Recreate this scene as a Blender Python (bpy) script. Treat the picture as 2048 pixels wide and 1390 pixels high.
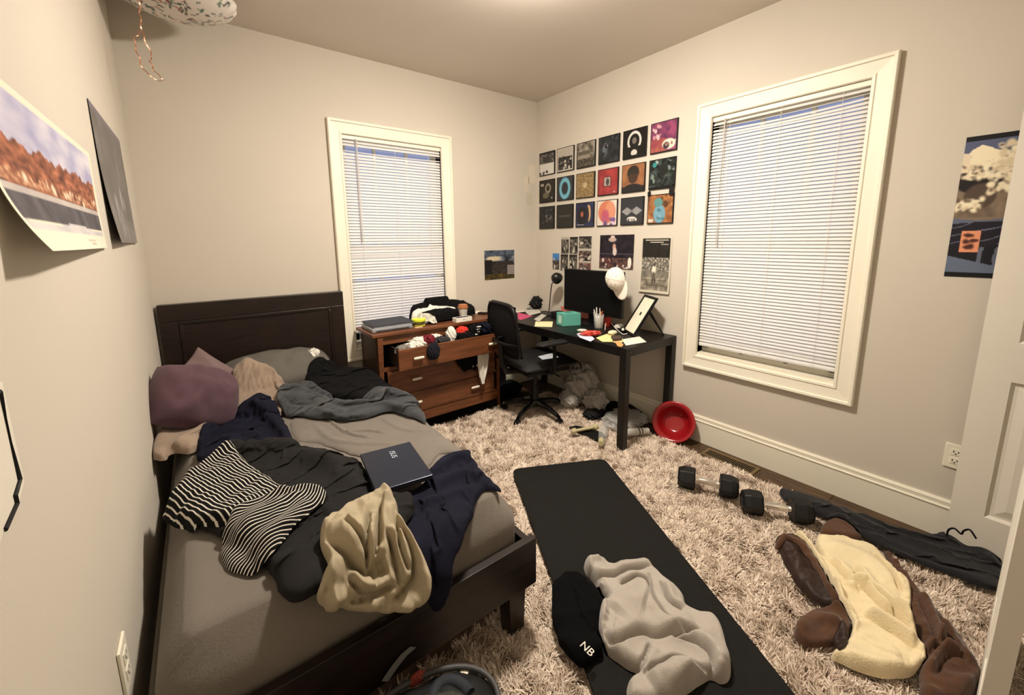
import bpy, math, random
import numpy as np
from mathutils import Matrix, Vector

for _o in list(bpy.data.objects):
    bpy.data.objects.remove(_o)
SC = bpy.context.scene
COL = SC.collection

# ------------------------------------------------------------------ camera
cam_d = bpy.data.cameras.new('camera')
cam_d.sensor_width = 36.0
cam_d.lens = 14.253
cam_d.shift_x = 0.007479
cam_d.shift_y = -0.038319
cam_d.clip_start = 0.02
cam = bpy.data.objects.new('camera', cam_d)
COL.objects.link(cam)
_cm = Matrix([[0.800458, 0.107715, -0.589631], [-0.599277, 0.124776, -0.790758], [-0.011605, 0.986321, 0.164429]]).to_4x4()
cam.matrix_world = Matrix.Translation((-2.7052, -3.0756, 1.4211)) @ _cm
SC.camera = cam

# ------------------------------------------------------------------ world, exposure
world = bpy.data.worlds.new('dusk_sky')
SC.world = world
world.use_nodes = True
_bg = world.node_tree.nodes['Background']
_bg.inputs[0].default_value = (0.40, 0.47, 0.80, 1.0)
_bg.inputs[1].default_value = 0.62
SC.view_settings.view_transform = 'Standard'
SC.view_settings.look = 'None'
SC.view_settings.gamma = 1.0
SC.view_settings.use_curve_mapping = False
SC.view_settings.exposure = 0.0
LAMP_POS = (-1.40, -1.58, 2.70)      # ceiling fixture
LAMP_STRENGTH = 445.0
LAMP_COLOR = (1.0, 0.90, 0.775)

# ------------------------------------------------------------------ dimensions (metres)
XL, XR, YB, YF, H = -2.947, 0.0, 0.0, -3.80, 2.70

# ------------------------------------------------------------------ helpers
def lin(c):
    out = []
    for v in c[:3]:
        v = v / 255.0
        out.append(v / 12.92 if v <= 0.04045 else ((v + 0.055) / 1.055) ** 2.4)
    return tuple(out)

MATS = {}
def M(name, col=(128, 128, 128), rough=0.8, var=0.10, scale=6.0, bump=0.0, bscale=80.0, metal=0.0,
      spec=0.3, sheen=0.0, stretch=(1, 1, 1), col2=None, trans=0.0, alpha=1.0, coat=0.0):
    if name in MATS:
        return MATS[name]
    m = bpy.data.materials.new(name)
    m.use_nodes = True
    nt = m.node_tree
    b = nt.nodes['Principled BSDF']
    c = lin(col)
    tc = nt.nodes.new('ShaderNodeTexCoord')
    mp = nt.nodes.new('ShaderNodeMapping')
    mp.inputs['Scale'].default_value = stretch
    nt.links.new(tc.outputs['Object'], mp.inputs[0])
    if var > 0 or col2:
        n = nt.nodes.new('ShaderNodeTexNoise')
        n.inputs['Scale'].default_value = scale
        n.inputs['Detail'].default_value = 4.0
        nt.links.new(mp.outputs[0], n.inputs[0])
        r = nt.nodes.new('ShaderNodeValToRGB')
        a0 = lin(col2) if col2 else tuple(v * (1 - var) for v in c)
        a1 = c if col2 else tuple(min(1, v * (1 + var)) for v in c)
        r.color_ramp.elements[0].position = 0.32
        r.color_ramp.elements[1].position = 0.68
        r.color_ramp.elements[0].color = (*a0, 1)
        r.color_ramp.elements[1].color = (*a1, 1)
        nt.links.new(n.outputs[0], r.inputs[0])
        nt.links.new(r.outputs[0], b.inputs['Base Color'])
    else:
        b.inputs['Base Color'].default_value = (*c, 1)
    b.inputs['Roughness'].default_value = rough
    b.inputs['Metallic'].default_value = metal
    b.inputs['Specular IOR Level'].default_value = spec
    if sheen:
        b.inputs['Sheen Weight'].default_value = sheen
        b.inputs['Sheen Roughness'].default_value = 0.5
    if coat:
        b.inputs['Coat Weight'].default_value = coat
    if trans:
        b.inputs['Transmission Weight'].default_value = trans
    if alpha < 1:
        b.inputs['Alpha'].default_value = alpha
    if bump:
        n2 = nt.nodes.new('ShaderNodeTexNoise')
        n2.inputs['Scale'].default_value = bscale
        n2.inputs['Detail'].default_value = 3.0
        nt.links.new(mp.outputs[0], n2.inputs[0])
        bp = nt.nodes.new('ShaderNodeBump')
        bp.inputs['Strength'].default_value = bump
        bp.inputs['Distance'].default_value = 0.004
        nt.links.new(n2.outputs[0], bp.inputs['Height'])
        nt.links.new(bp.outputs[0], b.inputs['Normal'])
    MATS[name] = m
    return m

def M_attr(name, attr='col', rough=0.6, spec=0.3, bump=0.0):
    if name in MATS:
        return MATS[name]
    m = bpy.data.materials.new(name)
    m.use_nodes = True
    nt = m.node_tree
    b = nt.nodes['Principled BSDF']
    a = nt.nodes.new('ShaderNodeAttribute')
    a.attribute_name = attr
    nt.links.new(a.outputs['Color'], b.inputs['Base Color'])
    b.inputs['Roughness'].default_value = rough
    b.inputs['Specular IOR Level'].default_value = spec
    MATS[name] = m
    return m

def M_stripe(name, ca, cb, frac=0.28, freq=60.0):
    m = bpy.data.materials.new(name)
    m.use_nodes = True
    nt = m.node_tree
    b = nt.nodes['Principled BSDF']
    a = nt.nodes.new('ShaderNodeAttribute')
    a.attribute_name = 'stripe'
    def math_(op, v1=None, l0=None, l1=None):
        n = nt.nodes.new('ShaderNodeMath'); n.operation = op
        if l0: nt.links.new(l0, n.inputs[0])
        if l1: nt.links.new(l1, n.inputs[1])
        if v1 is not None: n.inputs[1].default_value = v1
        return n.outputs[0]
    s = math_('MULTIPLY', freq, a.outputs['Fac'])
    s = math_('FRACT', None, s)
    s = math_('LESS_THAN', frac, s)
    mix = nt.nodes.new('ShaderNodeMixRGB')
    mix.inputs[1].default_value = (*lin(ca), 1)
    mix.inputs[2].default_value = (*lin(cb), 1)
    nt.links.new(s, mix.inputs[0])
    nt.links.new(mix.outputs[0], b.inputs['Base Color'])
    b.inputs['Roughness'].default_value = 0.9
    b.inputs['Specular IOR Level'].default_value = 0.15
    MATS[name] = m
    return m

class G:
    """collects geometry for ONE mesh object"""
    def __init__(s):
        s.v = []; s.f = []; s.n = 0
    def add(s, verts, faces):
        verts = [tuple(map(float, p)) for p in verts]
        s.f += [tuple(i + s.n for i in f) for f in faces]
        s.v += verts; s.n += len(verts)
        return s
    def box(s, x0, x1, y0, y1, z0, z1, mat=None):
        v = [(x0, y0, z0), (x1, y0, z0), (x1, y1, z0), (x0, y1, z0), (x0, y0, z1), (x1, y0, z1), (x1, y1, z1), (x0, y1, z1)]
        if mat is not None:
            v = [tuple(mat @ Vector(p)) for p in v]
        return s.add(v, [(3, 2, 1, 0), (4, 5, 6, 7), (0, 1, 5, 4), (1, 2, 6, 5), (2, 3, 7, 6), (3, 0, 4, 7)])
    def hexa(s, bottom, top):
        return s.add(list(bottom) + list(top), [(3, 2, 1, 0), (4, 5, 6, 7), (0, 1, 5, 4), (1, 2, 6, 5), (2, 3, 7, 6), (3, 0, 4, 7)])
    def tube(s, pts, r, n=10, caps=True, closed=False):
        P = [Vector(p) for p in pts]
        rr = r if hasattr(r, '__len__') else [r] * len(P)
        rings = []
        up = Vector((0, 0, 1))
        for i, p in enumerate(P):
            a = P[max(i - 1, 0)]; b = P[min(i + 1, len(P) - 1)]
            if closed:
                a = P[i - 1]; b = P[(i + 1) % len(P)]
            t = (b - a)
            if t.length < 1e-9: t = Vector((0, 0, 1))
            t.normalize()
            x = t.cross(up)
            if x.length < 1e-3: x = t.cross(Vector((1, 0, 0)))
            x.normalize(); y = t.cross(x)
            rings.append([p + (x * math.cos(2 * math.pi * k / n) + y * math.sin(2 * math.pi * k / n)) * rr[i] for k in range(n)])
        v = [q for ring in rings for q in ring]
        f = []
        m = len(rings)
        for i in range(m if closed else m - 1):
            j = (i + 1) % m
            for k in range(n):
                k2 = (k + 1) % n
                f.append((i * n + k, i * n + k2, j * n + k2, j * n + k))
        if caps and not closed:
            f.append(tuple(range(n)))
            f.append(tuple((m - 1) * n + k for k in reversed(range(n))))
        return s.add(v, f)
    def lathe(s, prof, n=24, mat=None, close=True):
        v = []; f = []
        for (r, z) in prof:
            for k in range(n):
                a = 2 * math.pi * k / n
                v.append((r * math.cos(a), r * math.sin(a), z))
        for i in range(len(prof) - 1):
            for k in range(n):
                k2 = (k + 1) % n
                f.append((i * n + k, i * n + k2, (i + 1) * n + k2, (i + 1) * n + k))
        if close:
            f.append(tuple(reversed(range(n))))
            f.append(tuple((len(prof) - 1) * n + k for k in range(n)))
        if mat is not None:
            v = [tuple(mat @ Vector(p)) for p in v]
        return s.add(v, f)
    def prism(s, poly, z0, z1, mat=None):
        n = len(poly)
        v = [(p[0], p[1], z0) for p in poly] + [(p[0], p[1], z1) for p in poly]
        if mat is not None:
            v = [tuple(mat @ Vector(p)) for p in v]
        f = [tuple(reversed(range(n))), tuple(range(n, 2 * n))] + [(i, (i + 1) % n, n + (i + 1) % n, n + i) for i in range(n)]
        return s.add(v, f)

PMAT = {}
def tag(o, label=None, cat=None, group=None, kind=None):
    if label: o['label'] = label
    if cat: o['category'] = cat
    if group: o['group'] = group
    if kind: o['kind'] = kind
    return o

def T(name, label, cat, loc=(0, 0, 0), rz=0.0, group=None, kind=None):
    """a thing: an Empty at its base that parents its parts"""
    o = bpy.data.objects.new(name, None)
    o.empty_display_size = 0.05
    o.location = loc; o.rotation_euler = (0, 0, rz)
    COL.objects.link(o)
    PMAT[o.name] = Matrix.Translation(loc) @ Matrix.Rotation(rz, 4, 'Z')
    return tag(o, label, cat, group, kind)

def O(name, g, mat, parent=None, local=False, smooth=False, bevel=0.0, seg=2, auto=False):
    """link a G (or Mesh) as one mesh object; coordinates are world unless local"""
    if isinstance(g, G):
        me = bpy.data.meshes.new(name)
        me.from_pydata(g.v, [], g.f)
        me.update()
    else:
        me = g
    if mat is not None and len(me.materials) == 0:
        me.materials.append(mat)
    if smooth:
        me.polygons.foreach_set('use_smooth', [True] * len(me.polygons))
    o = bpy.data.objects.new(name, me)
    COL.objects.link(o)
    PMAT[o.name] = Matrix.Identity(4)
    if parent is not None:
        o.parent = parent
        if not local:
            # geometry is given in world coordinates
            o.matrix_parent_inverse = WM(parent).inverted()
    if bevel:
        b = o.modifiers.new('bevel', 'BEVEL')
        b.width = bevel; b.segments = seg; b.limit_method = 'ANGLE'; b.angle_limit = math.radians(40)
    return o

def WM(o):
    m = PMAT[o.name]
    if o.parent is not None:
        m = WM(o.parent) @ o.matrix_parent_inverse @ m
    return m

def clone(o, parent=None, loc=None):
    c = o.copy(); COL.objects.link(c)
    PMAT[c.name] = PMAT.get(o.name, Matrix.Identity(4)).copy()
    if parent is not None:
        c.parent = parent
    if loc is not None:
        c.location = loc
        PMAT[c.name] = Matrix.Translation(loc)
    return c

def S(name, g, mat, parent=None, **k):
    o = O(name, g, mat, parent, **k)
    if parent is None: o['kind'] = 'structure'
    return o

# --- noise
_rs = np.random.RandomState(7)
_PERM = np.concatenate([_rs.permutation(256)] * 3)
_GRAD = np.stack([np.cos(np.arange(256) * 2.399963), np.sin(np.arange(256) * 2.399963)], 1)
def noise2(x, y, seed=0):
    x = np.asarray(x, float) + seed * 17.31; y = np.asarray(y, float) + seed * 9.77
    xi = np.floor(x).astype(int); yi = np.floor(y).astype(int)
    xf = x - xi; yf = y - yi
    u = xf ** 3 * (xf * (xf * 6 - 15) + 10); v = yf ** 3 * (yf * (yf * 6 - 15) + 10)
    def g(ix, iy, dx, dy):
        h = _PERM[(_PERM[ix & 255] + iy) & 255]
        return _GRAD[h, 0] * dx + _GRAD[h, 1] * dy
    a = g(xi, yi, xf, yf); b = g(xi + 1, yi, xf - 1, yf); c = g(xi, yi + 1, xf, yf - 1); d = g(xi + 1, yi + 1, xf - 1, yf - 1)
    return 1.4 * ((a * (1 - u) + b * u) * (1 - v) + (c * (1 - u) + d * u) * v)
def fbm(x, y, seed=0, oct=4):
    s = 0; a = 1; t = 0
    for i in range(oct):
        s = s + a * noise2(x * 2 ** i, y * 2 ** i, seed + i); t += a; a *= 0.5
    return s / t

def smooth_poly(P, n=8, closed=True):
    P = np.array(P, float); m = len(P); out = []
    for i in range(m if closed else m - 1):
        p0 = P[(i - 1) % m] if closed else P[max(i - 1, 0)]
        p1 = P[i]; p2 = P[(i + 1) % m] if closed else P[i + 1]
        p3 = P[(i + 2) % m] if closed else P[min(i + 2, m - 1)]
        for k in range(n):
            t = k / n
            out.append(0.5 * ((2 * p1) + (-p0 + p2) * t + (2 * p0 - 5 * p1 + 4 * p2 - p3) * t * t + (-p0 + 3 * p1 - 3 * p2 + p3) * t ** 3))
    if not closed: out.append(P[-1])
    return np.array(out)

def seg_dist(Q, A, B):
    """distance of points Q (n,2) to segments A-B (m,2): min dist, nearest point, signed side"""
    d = B - A; L = (d ** 2).sum(1) + 1e-12
    best = np.full(len(Q), 1e9); near = np.zeros_like(Q); side = np.zeros(len(Q)); par = np.zeros(len(Q))
    m = len(A)
    for i in range(m):
        t = np.clip(((Q - A[i]) @ d[i]) / L[i], 0, 1)
        c = A[i] + t[:, None] * d[i]
        e = Q - c
        r = np.hypot(e[:, 0], e[:, 1])
        k = r < best
        best[k] = r[k]; near[k] = c[k]
        side[k] = np.sign(d[i][0] * e[k, 1] - d[i][1] * e[k, 0])
        par[k] = (i + t[k]) / m
    return best, near, side, par

def inside(Q, P):
    x, y = Q[:, 0], Q[:, 1]
    c = np.zeros(len(Q), bool)
    j = len(P) - 1
    for i in range(len(P)):
        xi, yi = P[i]; xj, yj = P[j]
        k = ((yi > y) != (yj > y)) & (x < (xj - xi) * (y - yi) / (yj - yi + 1e-15) + xi)
        c ^= k
        j = i
    return c

# --- layered cloth on a base surface; a height raster lets later cloth lie on earlier cloth
class Bed:
    ZT, XR0, YF0, RX, RY = 0.54, -1.955, -1.995, 0.11, 0.12
    x0, y0, res, nx, ny = -3.0, -2.9, 0.01, 170, 300
    def __init__(s): s.hm = np.zeros((s.nx, s.ny))
    @staticmethod
    def prof(t, R):
        q = R * np.pi / 2
        a = np.where(t <= 0, t, np.where(t < q, R * np.sin(np.clip(t, 0, q) / R), R))
        z = np.where(t <= 0, 0.0, np.where(t < q, -R * (1 - np.cos(np.clip(t, 0, q) / R)), -R - (t - q)))
        th = np.clip(t / R, 0, np.pi / 2)
        return a, z, th
    def surf(s, u, v, h):
        a, za, ta = s.prof(u - s.XR0, s.RX); b, zb, tb = s.prof(s.YF0 - v, s.RY)
        n = np.stack([np.sin(ta), -np.sin(tb), np.cos(ta) * np.cos(tb)], 1)
        n /= np.linalg.norm(n, axis=1)[:, None] + 1e-9
        return np.stack([s.XR0 + a, s.YF0 - b, s.ZT + za + zb], 1) + n * h[:, None]
class Flat:
    def __init__(s, z, x0, y0, x1, y1, res=0.01):
        s.z, s.x0, s.y0, s.res = z, x0, y0, res
        s.nx = int((x1 - x0) / res) + 2; s.ny = int((y1 - y0) / res) + 2
        s.hm = np.zeros((s.nx, s.ny))
    def surf(s, u, v, h):
        return np.stack([u, v, s.z + h], 1)
def hm_sample(s, u, v):
    gx = np.clip((u - s.x0) / s.res, 0, s.nx - 1.001); gy = np.clip((v - s.y0) / s.res, 0, s.ny - 1.001)
    i = gx.astype(int); j = gy.astype(int); fx = gx - i; fy = gy - j
    h = s.hm
    return (h[i, j] * (1 - fx) + h[i + 1, j] * fx) * (1 - fy) + (h[i, j + 1] * (1 - fx) + h[i + 1, j + 1] * fx) * fy
def hm_blur(a, k):
    for _ in range(k):
        p = np.pad(a, 1, mode='edge')
        a = (p[:-2, 1:-1] + p[2:, 1:-1] + p[1:-1, :-2] + p[1:-1, 2:] + 2 * p[1:-1, 1:-1]) / 6
    return a

def cloth(name, outline, base, mat, parent=None, h=0.02, edge=0.03, fold=0.012, wl=0.09, ang=0.0, stretch=2.5,
          ridges=(), res=0.009, seed=0, gap=0.003, smooth_base=3, stripe=None, wob=0.006, fine=0.0025, pts=8, lie=True,
          sim=(1.14, 1.48), iters=150, support=0.8, bend=0.10, crease=0.0):
    """a crumpled piece of fabric: outline in surface coordinates, folds as height over whatever lies below"""
    P = smooth_poly(outline, pts)
    if wob:
        t = np.arange(len(P))
        P = P + wob * np.stack([noise2(P[:, 0] * 22, P[:, 1] * 22, seed + 3), noise2(P[:, 0] * 22, P[:, 1] * 22, seed + 8)], 1)
    lo = P.min(0) - res; hi = P.max(0) + res
    nx = int((hi[0] - lo[0]) / res) + 2; ny = int((hi[1] - lo[1]) / res) + 2
    gx, gy = np.meshgrid(lo[0] + res * np.arange(nx), lo[1] + res * np.arange(ny), indexing='ij')
    Q = np.stack([gx.ravel(), gy.ravel()], 1)
    ins = inside(Q, P)
    A = P; B = np.roll(P, -1, 0)
    idx = np.arange(nx * ny).reshape(nx, ny)
    q = np.stack([idx[:-1, :-1], idx[1:, :-1], idx[1:, 1:], idx[:-1, 1:]], -1).reshape(-1, 4)
    q = q[ins[q].sum(1) >= 1]
    used = np.unique(q)
    mp = -np.ones(nx * ny, int); mp[used] = np.arange(len(used))
    Q = Q[used]; ins = ins[used]
    d, near, _, _ = seg_dist(Q, A, B)
    out = ~ins
    Q[out] = near[out]; d[out] = 0.0
    x, y = Q[:, 0], Q[:, 1]
    ca, sa = math.cos(ang), math.sin(ang)
    wx = x + 0.035 * noise2(x * 7, y * 7, seed + 21); wy = y + 0.035 * noise2(x * 7, y * 7, seed + 33)
    a = (wx * ca + wy * sa) / wl / stretch; b = (-wx * sa + wy * ca) / wl
    n1 = 1 - 2.2 * np.abs(noise2(a, b, seed)); n2 = 1 - 2.2 * np.abs(noise2(a * 2.1 + 5, b * 1.9 - 3, seed + 5))
    F = fold * (0.75 * n1 + 0.35 * n2) + fine * fbm(x * 38, y * 38, seed + 11, 2)
    F = F + 0.6 * fold * noise2(x * 4.3, y * 4.3, seed + 50)
    F = F + 0.3 * fold * noise2(a * 4.1, b * 3.3, seed + 61)
    SUP = np.zeros_like(x); CRE = np.ones_like(x)
    if crease:
        nz_ = noise2(a * 1.3 + 7, b * 1.3 - 2, seed + 91)
        CRE = 1 - crease * np.exp(-(nz_ / .07) ** 2) * np.clip(.5 + 1.6 * noise2(x * 6, y * 6, seed + 95), 0, 1)
    for (pl, rh, wa, wb) in ridges:
        R = smooth_poly(pl, 6, closed=False)
        dd, _, sd, par = seg_dist(Q, R[:-1], R[1:])
        taper = np.clip(np.minimum(par, 1 - par) * 6, 0.0, 1)
        if wb <= .0085:
            # a tucked crease: rolled edge on the left of the line, the lower layer on its right
            bump_ = rh * taper * np.where(sd > 0, np.exp(-((dd - .45 * wa) / (.62 * wa)) ** 2), .15 * np.exp(-(dd / .03) ** 2))
            rad = np.where(sd > 0, np.minimum(.45 * wa, .022), .011)
            pc = np.sqrt(np.maximum(0, 1 - (1 - np.clip(dd / rad, 0, 1)) ** 2))
            CRE = CRE * (1 - .92 * taper ** .5 * (1 - pc))
        else:
            w = np.where(sd > 0, wa, wb)
            bump_ = rh * np.maximum(taper, .25) * np.exp(-(dd / w) ** 2)
        F = F + bump_; SUP = SUP + bump_
    e = np.clip(d / edge, 0, 1)
    prof = np.sqrt(1 - (1 - e) ** 2)
    rise = np.maximum(0.003, (h + F) * CRE) * prof
    bb = hm_sample(base, x, y) if lie else np.zeros_like(x)
    quads = mp[q]
    P3 = np.stack([x, y, bb + gap + rise], 1)
    if sim is not None:
        P3 = settle(P3, quads, bb + gap + support * np.maximum(0, h + SUP) * prof, d < res * 1.2, sim[0], sim[1], ang, base, gap, seed, iters, bend)
    x2, y2, hh = P3[:, 0], P3[:, 1], P3[:, 2]
    co = base.surf(x2, y2, hh)
    me = bpy.data.meshes.new(name)
    me.from_pydata(co.tolist(), [], quads.tolist())
    me.update()
    if stripe is not None:
        at = me.attributes.new('stripe', 'FLOAT', 'POINT')
        at.data.foreach_set('value', np.asarray(stripe(x, y, rise * 0), dtype=np.float32))
    o = O(name, me, mat, parent, smooth=True)
    sb = o.modifiers.new('smooth', 'SUBSURF'); sb.levels = 1; sb.render_levels = 1
    if lie:
        i = np.clip(np.round((x2 - base.x0) / base.res).astype(int), 0, base.nx - 1)
        j = np.clip(np.round((y2 - base.y0) / base.res).astype(int), 0, base.ny - 1)
        tmp = np.zeros_like(base.hm)
        np.maximum.at(tmp, (i, j), hh)
        p = np.pad(tmp, 1)
        mx = np.max([p[1:-1, 1:-1], p[:-2, 1:-1], p[2:, 1:-1], p[1:-1, :-2], p[1:-1, 2:]], 0)
        tmp = np.where(tmp > 0, tmp, mx)
        base.hm = np.maximum(base.hm, hm_blur(tmp, 1) * (tmp > 0))
    return o

def settle(P, quads, floor0, rim, sp, sq, ang, base, gap, seed, iters, bend):
    """let the fabric, cut larger than the place it fills, buckle into folds and come to rest"""
    n = len(P)
    E = np.concatenate([quads[:, [0, 1]], quads[:, [1, 2]], quads[:, [2, 3]], quads[:, [3, 0]]])
    E = np.unique(np.sort(E, 1), axis=0)
    D = np.concatenate([quads[:, [0, 2]], quads[:, [1, 3]]])
    # second neighbours for bending
    nb = {}
    adj = [[] for _ in range(n)]
    for a, b in E.tolist():
        adj[a].append(b); adj[b].append(a)
    uv = P[:, :2]
    B = []
    for i in range(n):
        L = adj[i]
        for p_ in range(len(L)):
            for q_ in range(p_ + 1, len(L)):
                u1 = uv[L[p_]] - uv[i]; u2 = uv[L[q_]] - uv[i]
                if u1 @ u2 < -0.8 * math.sqrt((u1 @ u1) * (u2 @ u2) + 1e-18): B.append((L[p_], L[q_]))
    B = np.array(B, int).reshape(-1, 2)
    ca, sa = math.cos(ang), math.sin(ang)
    def rest(C):
        d = uv[C[:, 1]] - uv[C[:, 0]]
        a = d[:, 0] * ca + d[:, 1] * sa; b = -d[:, 0] * sa + d[:, 1] * ca
        return np.sqrt((a * np.where(rim[C[:, 0]] & rim[C[:, 1]], 1.0, sp)) ** 2 + (b * np.where(rim[C[:, 0]] & rim[C[:, 1]], 1.0, sq)) ** 2) + 1e-6
    C = np.concatenate([E, D, B]); R = np.concatenate([rest(E), rest(D), rest(B)])
    K = np.concatenate([np.full(len(E), 1.0), np.full(len(D), .5), np.full(len(B), bend)])
    cnt = np.bincount(C.ravel(), np.repeat(K, 2), n) + 1e-9
    p = P.copy(); v = np.zeros_like(p)
    i0, i1 = C[:, 0], C[:, 1]
    xy0 = uv.copy()
    pin = np.where(rim, .14, .006)[:, None]
    off = floor0 - hm_sample(base, P[:, 0], P[:, 1])
    for it in range(iters):
        old = p.copy()
        p = p + v * .9
        p[:, 2] -= .0005
        for _ in range(2):
            d = p[i1] - p[i0]
            L = np.sqrt((d ** 2).sum(1)) + 1e-9
            w = (K * (L - R) / L * .5)[:, None] * d
            dx = np.stack([np.bincount(i0, w[:, k], n) - np.bincount(i1, w[:, k], n) for k in range(3)], 1)
            p = p + 1.5 * dx / cnt[:, None] * 1.0
        p[:, :2] += (xy0 - p[:, :2]) * pin
        if it % 10 == 0:
            fl = np.maximum(hm_sample(base, p[:, 0], p[:, 1]), 0) + gap + np.maximum(off - gap, 0)
        touch = p[:, 2] < fl
        p[:, 2] = np.maximum(p[:, 2], fl)
        p[rim, 2] = np.minimum(p[rim, 2], fl[rim] + .012)
        v = p - old
        v[touch, :2] *= .3
        sp_ = np.sqrt((v ** 2).sum(1)); v *= np.minimum(1, .004 / (sp_ + 1e-9))[:, None]
    return p

def crumple(name, c, size, mat, parent=None, seed=0, amp=0.30, freq=2.4, n=36, flat=0.0, rot=0.0, power=2.0, local=False):
    """a wadded piece of fabric: closed lump with ridged folds"""
    th = np.linspace(0, np.pi, n); ph = np.linspace(0, 2 * np.pi, 2 * n, endpoint=False)
    TH, PH = np.meshgrid(th, ph, indexing='ij')
    X = np.sin(TH) * np.cos(PH); Y = np.sin(TH) * np.sin(PH); Z = np.cos(TH)
    def rdg(f_, sd):
        q = noise2(X * f_ + Z * 1.3 * f_ * .5 + .3 * noise2(Y * 3, Z * 3, sd + 9), Y * f_ - Z * .8 * f_ * .5 + .3 * noise2(X * 3, Z * 3, sd + 7), sd)
        return np.abs(q)
    k = 1 + amp * (1.5 * rdg(freq, seed) + .9 * rdg(freq * 2.1, seed + 4) + .4 * rdg(freq * 4.3, seed + 6) - .55) * (.45 + .55 * np.sin(TH))
    if power != 2.0:
        k = k * (np.abs(X) ** power + np.abs(Y) ** power + np.abs(Z) ** power + 1e-9) ** (-1.0 / power)
    X = X * k * size[0]; Y = Y * k * size[1]; Z = Z * k * size[2]
    Z = np.maximum(Z, -size[2] * (1 - flat))
    cr, sr = math.cos(rot), math.sin(rot)
    X, Y = X * cr - Y * sr, X * sr + Y * cr
    co = np.stack([X + c[0], Y + c[1], Z + c[2]], -1).reshape(-1, 3)
    m = 2 * n
    f = []
    for i in range(n - 1):
        for j in range(m):
            j2 = (j + 1) % m
            f.append((i * m + j, (i + 1) * m + j, (i + 1) * m + j2, i * m + j2))
    g = G(); g.add(co.tolist(), f)
    return O(name, g, mat, parent, smooth=True, local=local)

def stamp(base, o):
    """let later cloth lie on this object"""
    P = np.array([tuple(v.co) for v in o.data.vertices])
    i = np.round((P[:, 0] - base.x0) / base.res).astype(int); j = np.round((P[:, 1] - base.y0) / base.res).astype(int)
    k = (i >= 0) & (i < base.nx) & (j >= 0) & (j < base.ny)
    tmp = np.zeros_like(base.hm)
    np.maximum.at(tmp, (i[k], j[k]), P[k, 2] - base.ZT)
    for _ in range(2):
        p = np.pad(tmp, 1)
        mx = np.max([p[1:-1, 1:-1], p[:-2, 1:-1], p[2:, 1:-1], p[1:-1, :-2], p[1:-1, 2:]], 0)
        tmp = np.where(tmp > 0, tmp, mx)
    base.hm = np.maximum(base.hm, hm_blur(tmp, 2))
    return o

def pillow(name, c, size, mat, parent=None, R=None, seed=0, wr=0.012, n=40, pinch=0.12):
    """pillow: local x width, y height, z thickness, placed with matrix R at c"""
    u = np.linspace(-1, 1, n)
    U, V = np.meshgrid(u, u, indexing='ij')
    rim = (1 - np.abs(U) ** 2.2) * (1 - np.abs(V) ** 2.2)
    th = np.clip(rim, 0, 1) ** 0.5
    Ur = U * np.sqrt(1 - .30 * V ** 2); Vr = V * np.sqrt(1 - .30 * U ** 2)
    X = Ur * size[0] / 2 * (1 - pinch * (1 - np.abs(V) ** 2) * 0.35 * np.abs(U) ** 4); Y = Vr * size[1] / 2 * (1 - pinch * (1 - np.abs(U) ** 2) * 0.5 * np.abs(V) ** 4)
    w = wr * (1 - 2 * np.abs(noise2(X * 9, Y * 4, seed))) * th + 0.6 * wr * noise2(X * 14, Y * 14, seed + 2) * th
    Zt = th * size[2] / 2 + w; Zb = -th * size[2] / 2
    co = np.concatenate([np.stack([X, Y, Zt], -1).reshape(-1, 3), np.stack([X, Y, Zb], -1).reshape(-1, 3)])
    f = []
    N = n * n
    for i in range(n - 1):
        for j in range(n - 1):
            a = i * n + j
            f.append((a, a + n, a + n + 1, a + 1)); f.append((N + a, N + a + 1, N + a + n + 1, N + a + n))
    Mx = Matrix.Translation(c) @ (R.to_4x4() if R is not None else Matrix.Identity(4))
    co = [tuple(Mx @ Vector(p)) for p in co]
    g = G(); g.add(co, f)
    return O(name, g, mat, parent, smooth=True)

# --- flat prints painted in code (colour attribute on a fine grid)
def canvas(n, m, col): return np.ones((n, m, 3)) * np.array(col, float)
def grid_uv(im):
    n, m = im.shape[:2]
    V, U = np.meshgrid(np.linspace(0, 1, n), np.linspace(0, 1, m), indexing='ij')
    return U, V
def put(im, mask, col):
    mask = np.clip(mask, 0, 1)[..., None]
    im[:] = im * (1 - mask) + np.array(col, float) * mask
    return im
def ell(im, cx, cy, rx, ry, col, hard=18):
    U, V = grid_uv(im)
    d = np.sqrt(((U - cx) / rx) ** 2 + ((V - cy) / ry) ** 2)
    return put(im, (1 - d) * hard * max(rx, ry) * 2 + 0.5, col)
def ring(im, cx, cy, rx, ry, w, col):
    U, V = grid_uv(im)
    d = np.abs(np.sqrt(((U - cx) / rx) ** 2 + ((V - cy) / ry) ** 2) - 1)
    return put(im, (w - d) * 14 + 0.5, col)
def rect(im, u0, v0, u1, v1, col):
    U, V = grid_uv(im)
    return put(im, ((U >= u0) & (U <= u1) & (V >= v0) & (V <= v1)).astype(float), col)
def speck(im, seed, s, lo, hi, amount=1.0, v0=0, v1=1, u0=0, u1=1):
    U, V = grid_uv(im)
    k = np.clip(0.5 + 1.1 * fbm(U * s, V * s, seed, 3), 0, 1)[..., None]
    c = np.array(lo, float) * (1 - k) + np.array(hi, float) * k
    mk = (((V >= v0) & (V <= v1) & (U >= u0) & (U <= u1)).astype(float) * amount)[..., None]
    im[:] = im * (1 - mk) + c * mk
    return im
def blobs(im, seed, n, r, cols, u0=0, u1=1, v0=0, v1=1, asp=1.0):
    rnd = random.Random(seed)
    for _ in range(n):
        rr = r * rnd.uniform(0.5, 1.3)
        ell(im, rnd.uniform(u0, u1), rnd.uniform(v0, v1), rr, rr * asp * rnd.uniform(0.6, 1.6), rnd.choice(cols))
    return im

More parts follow.
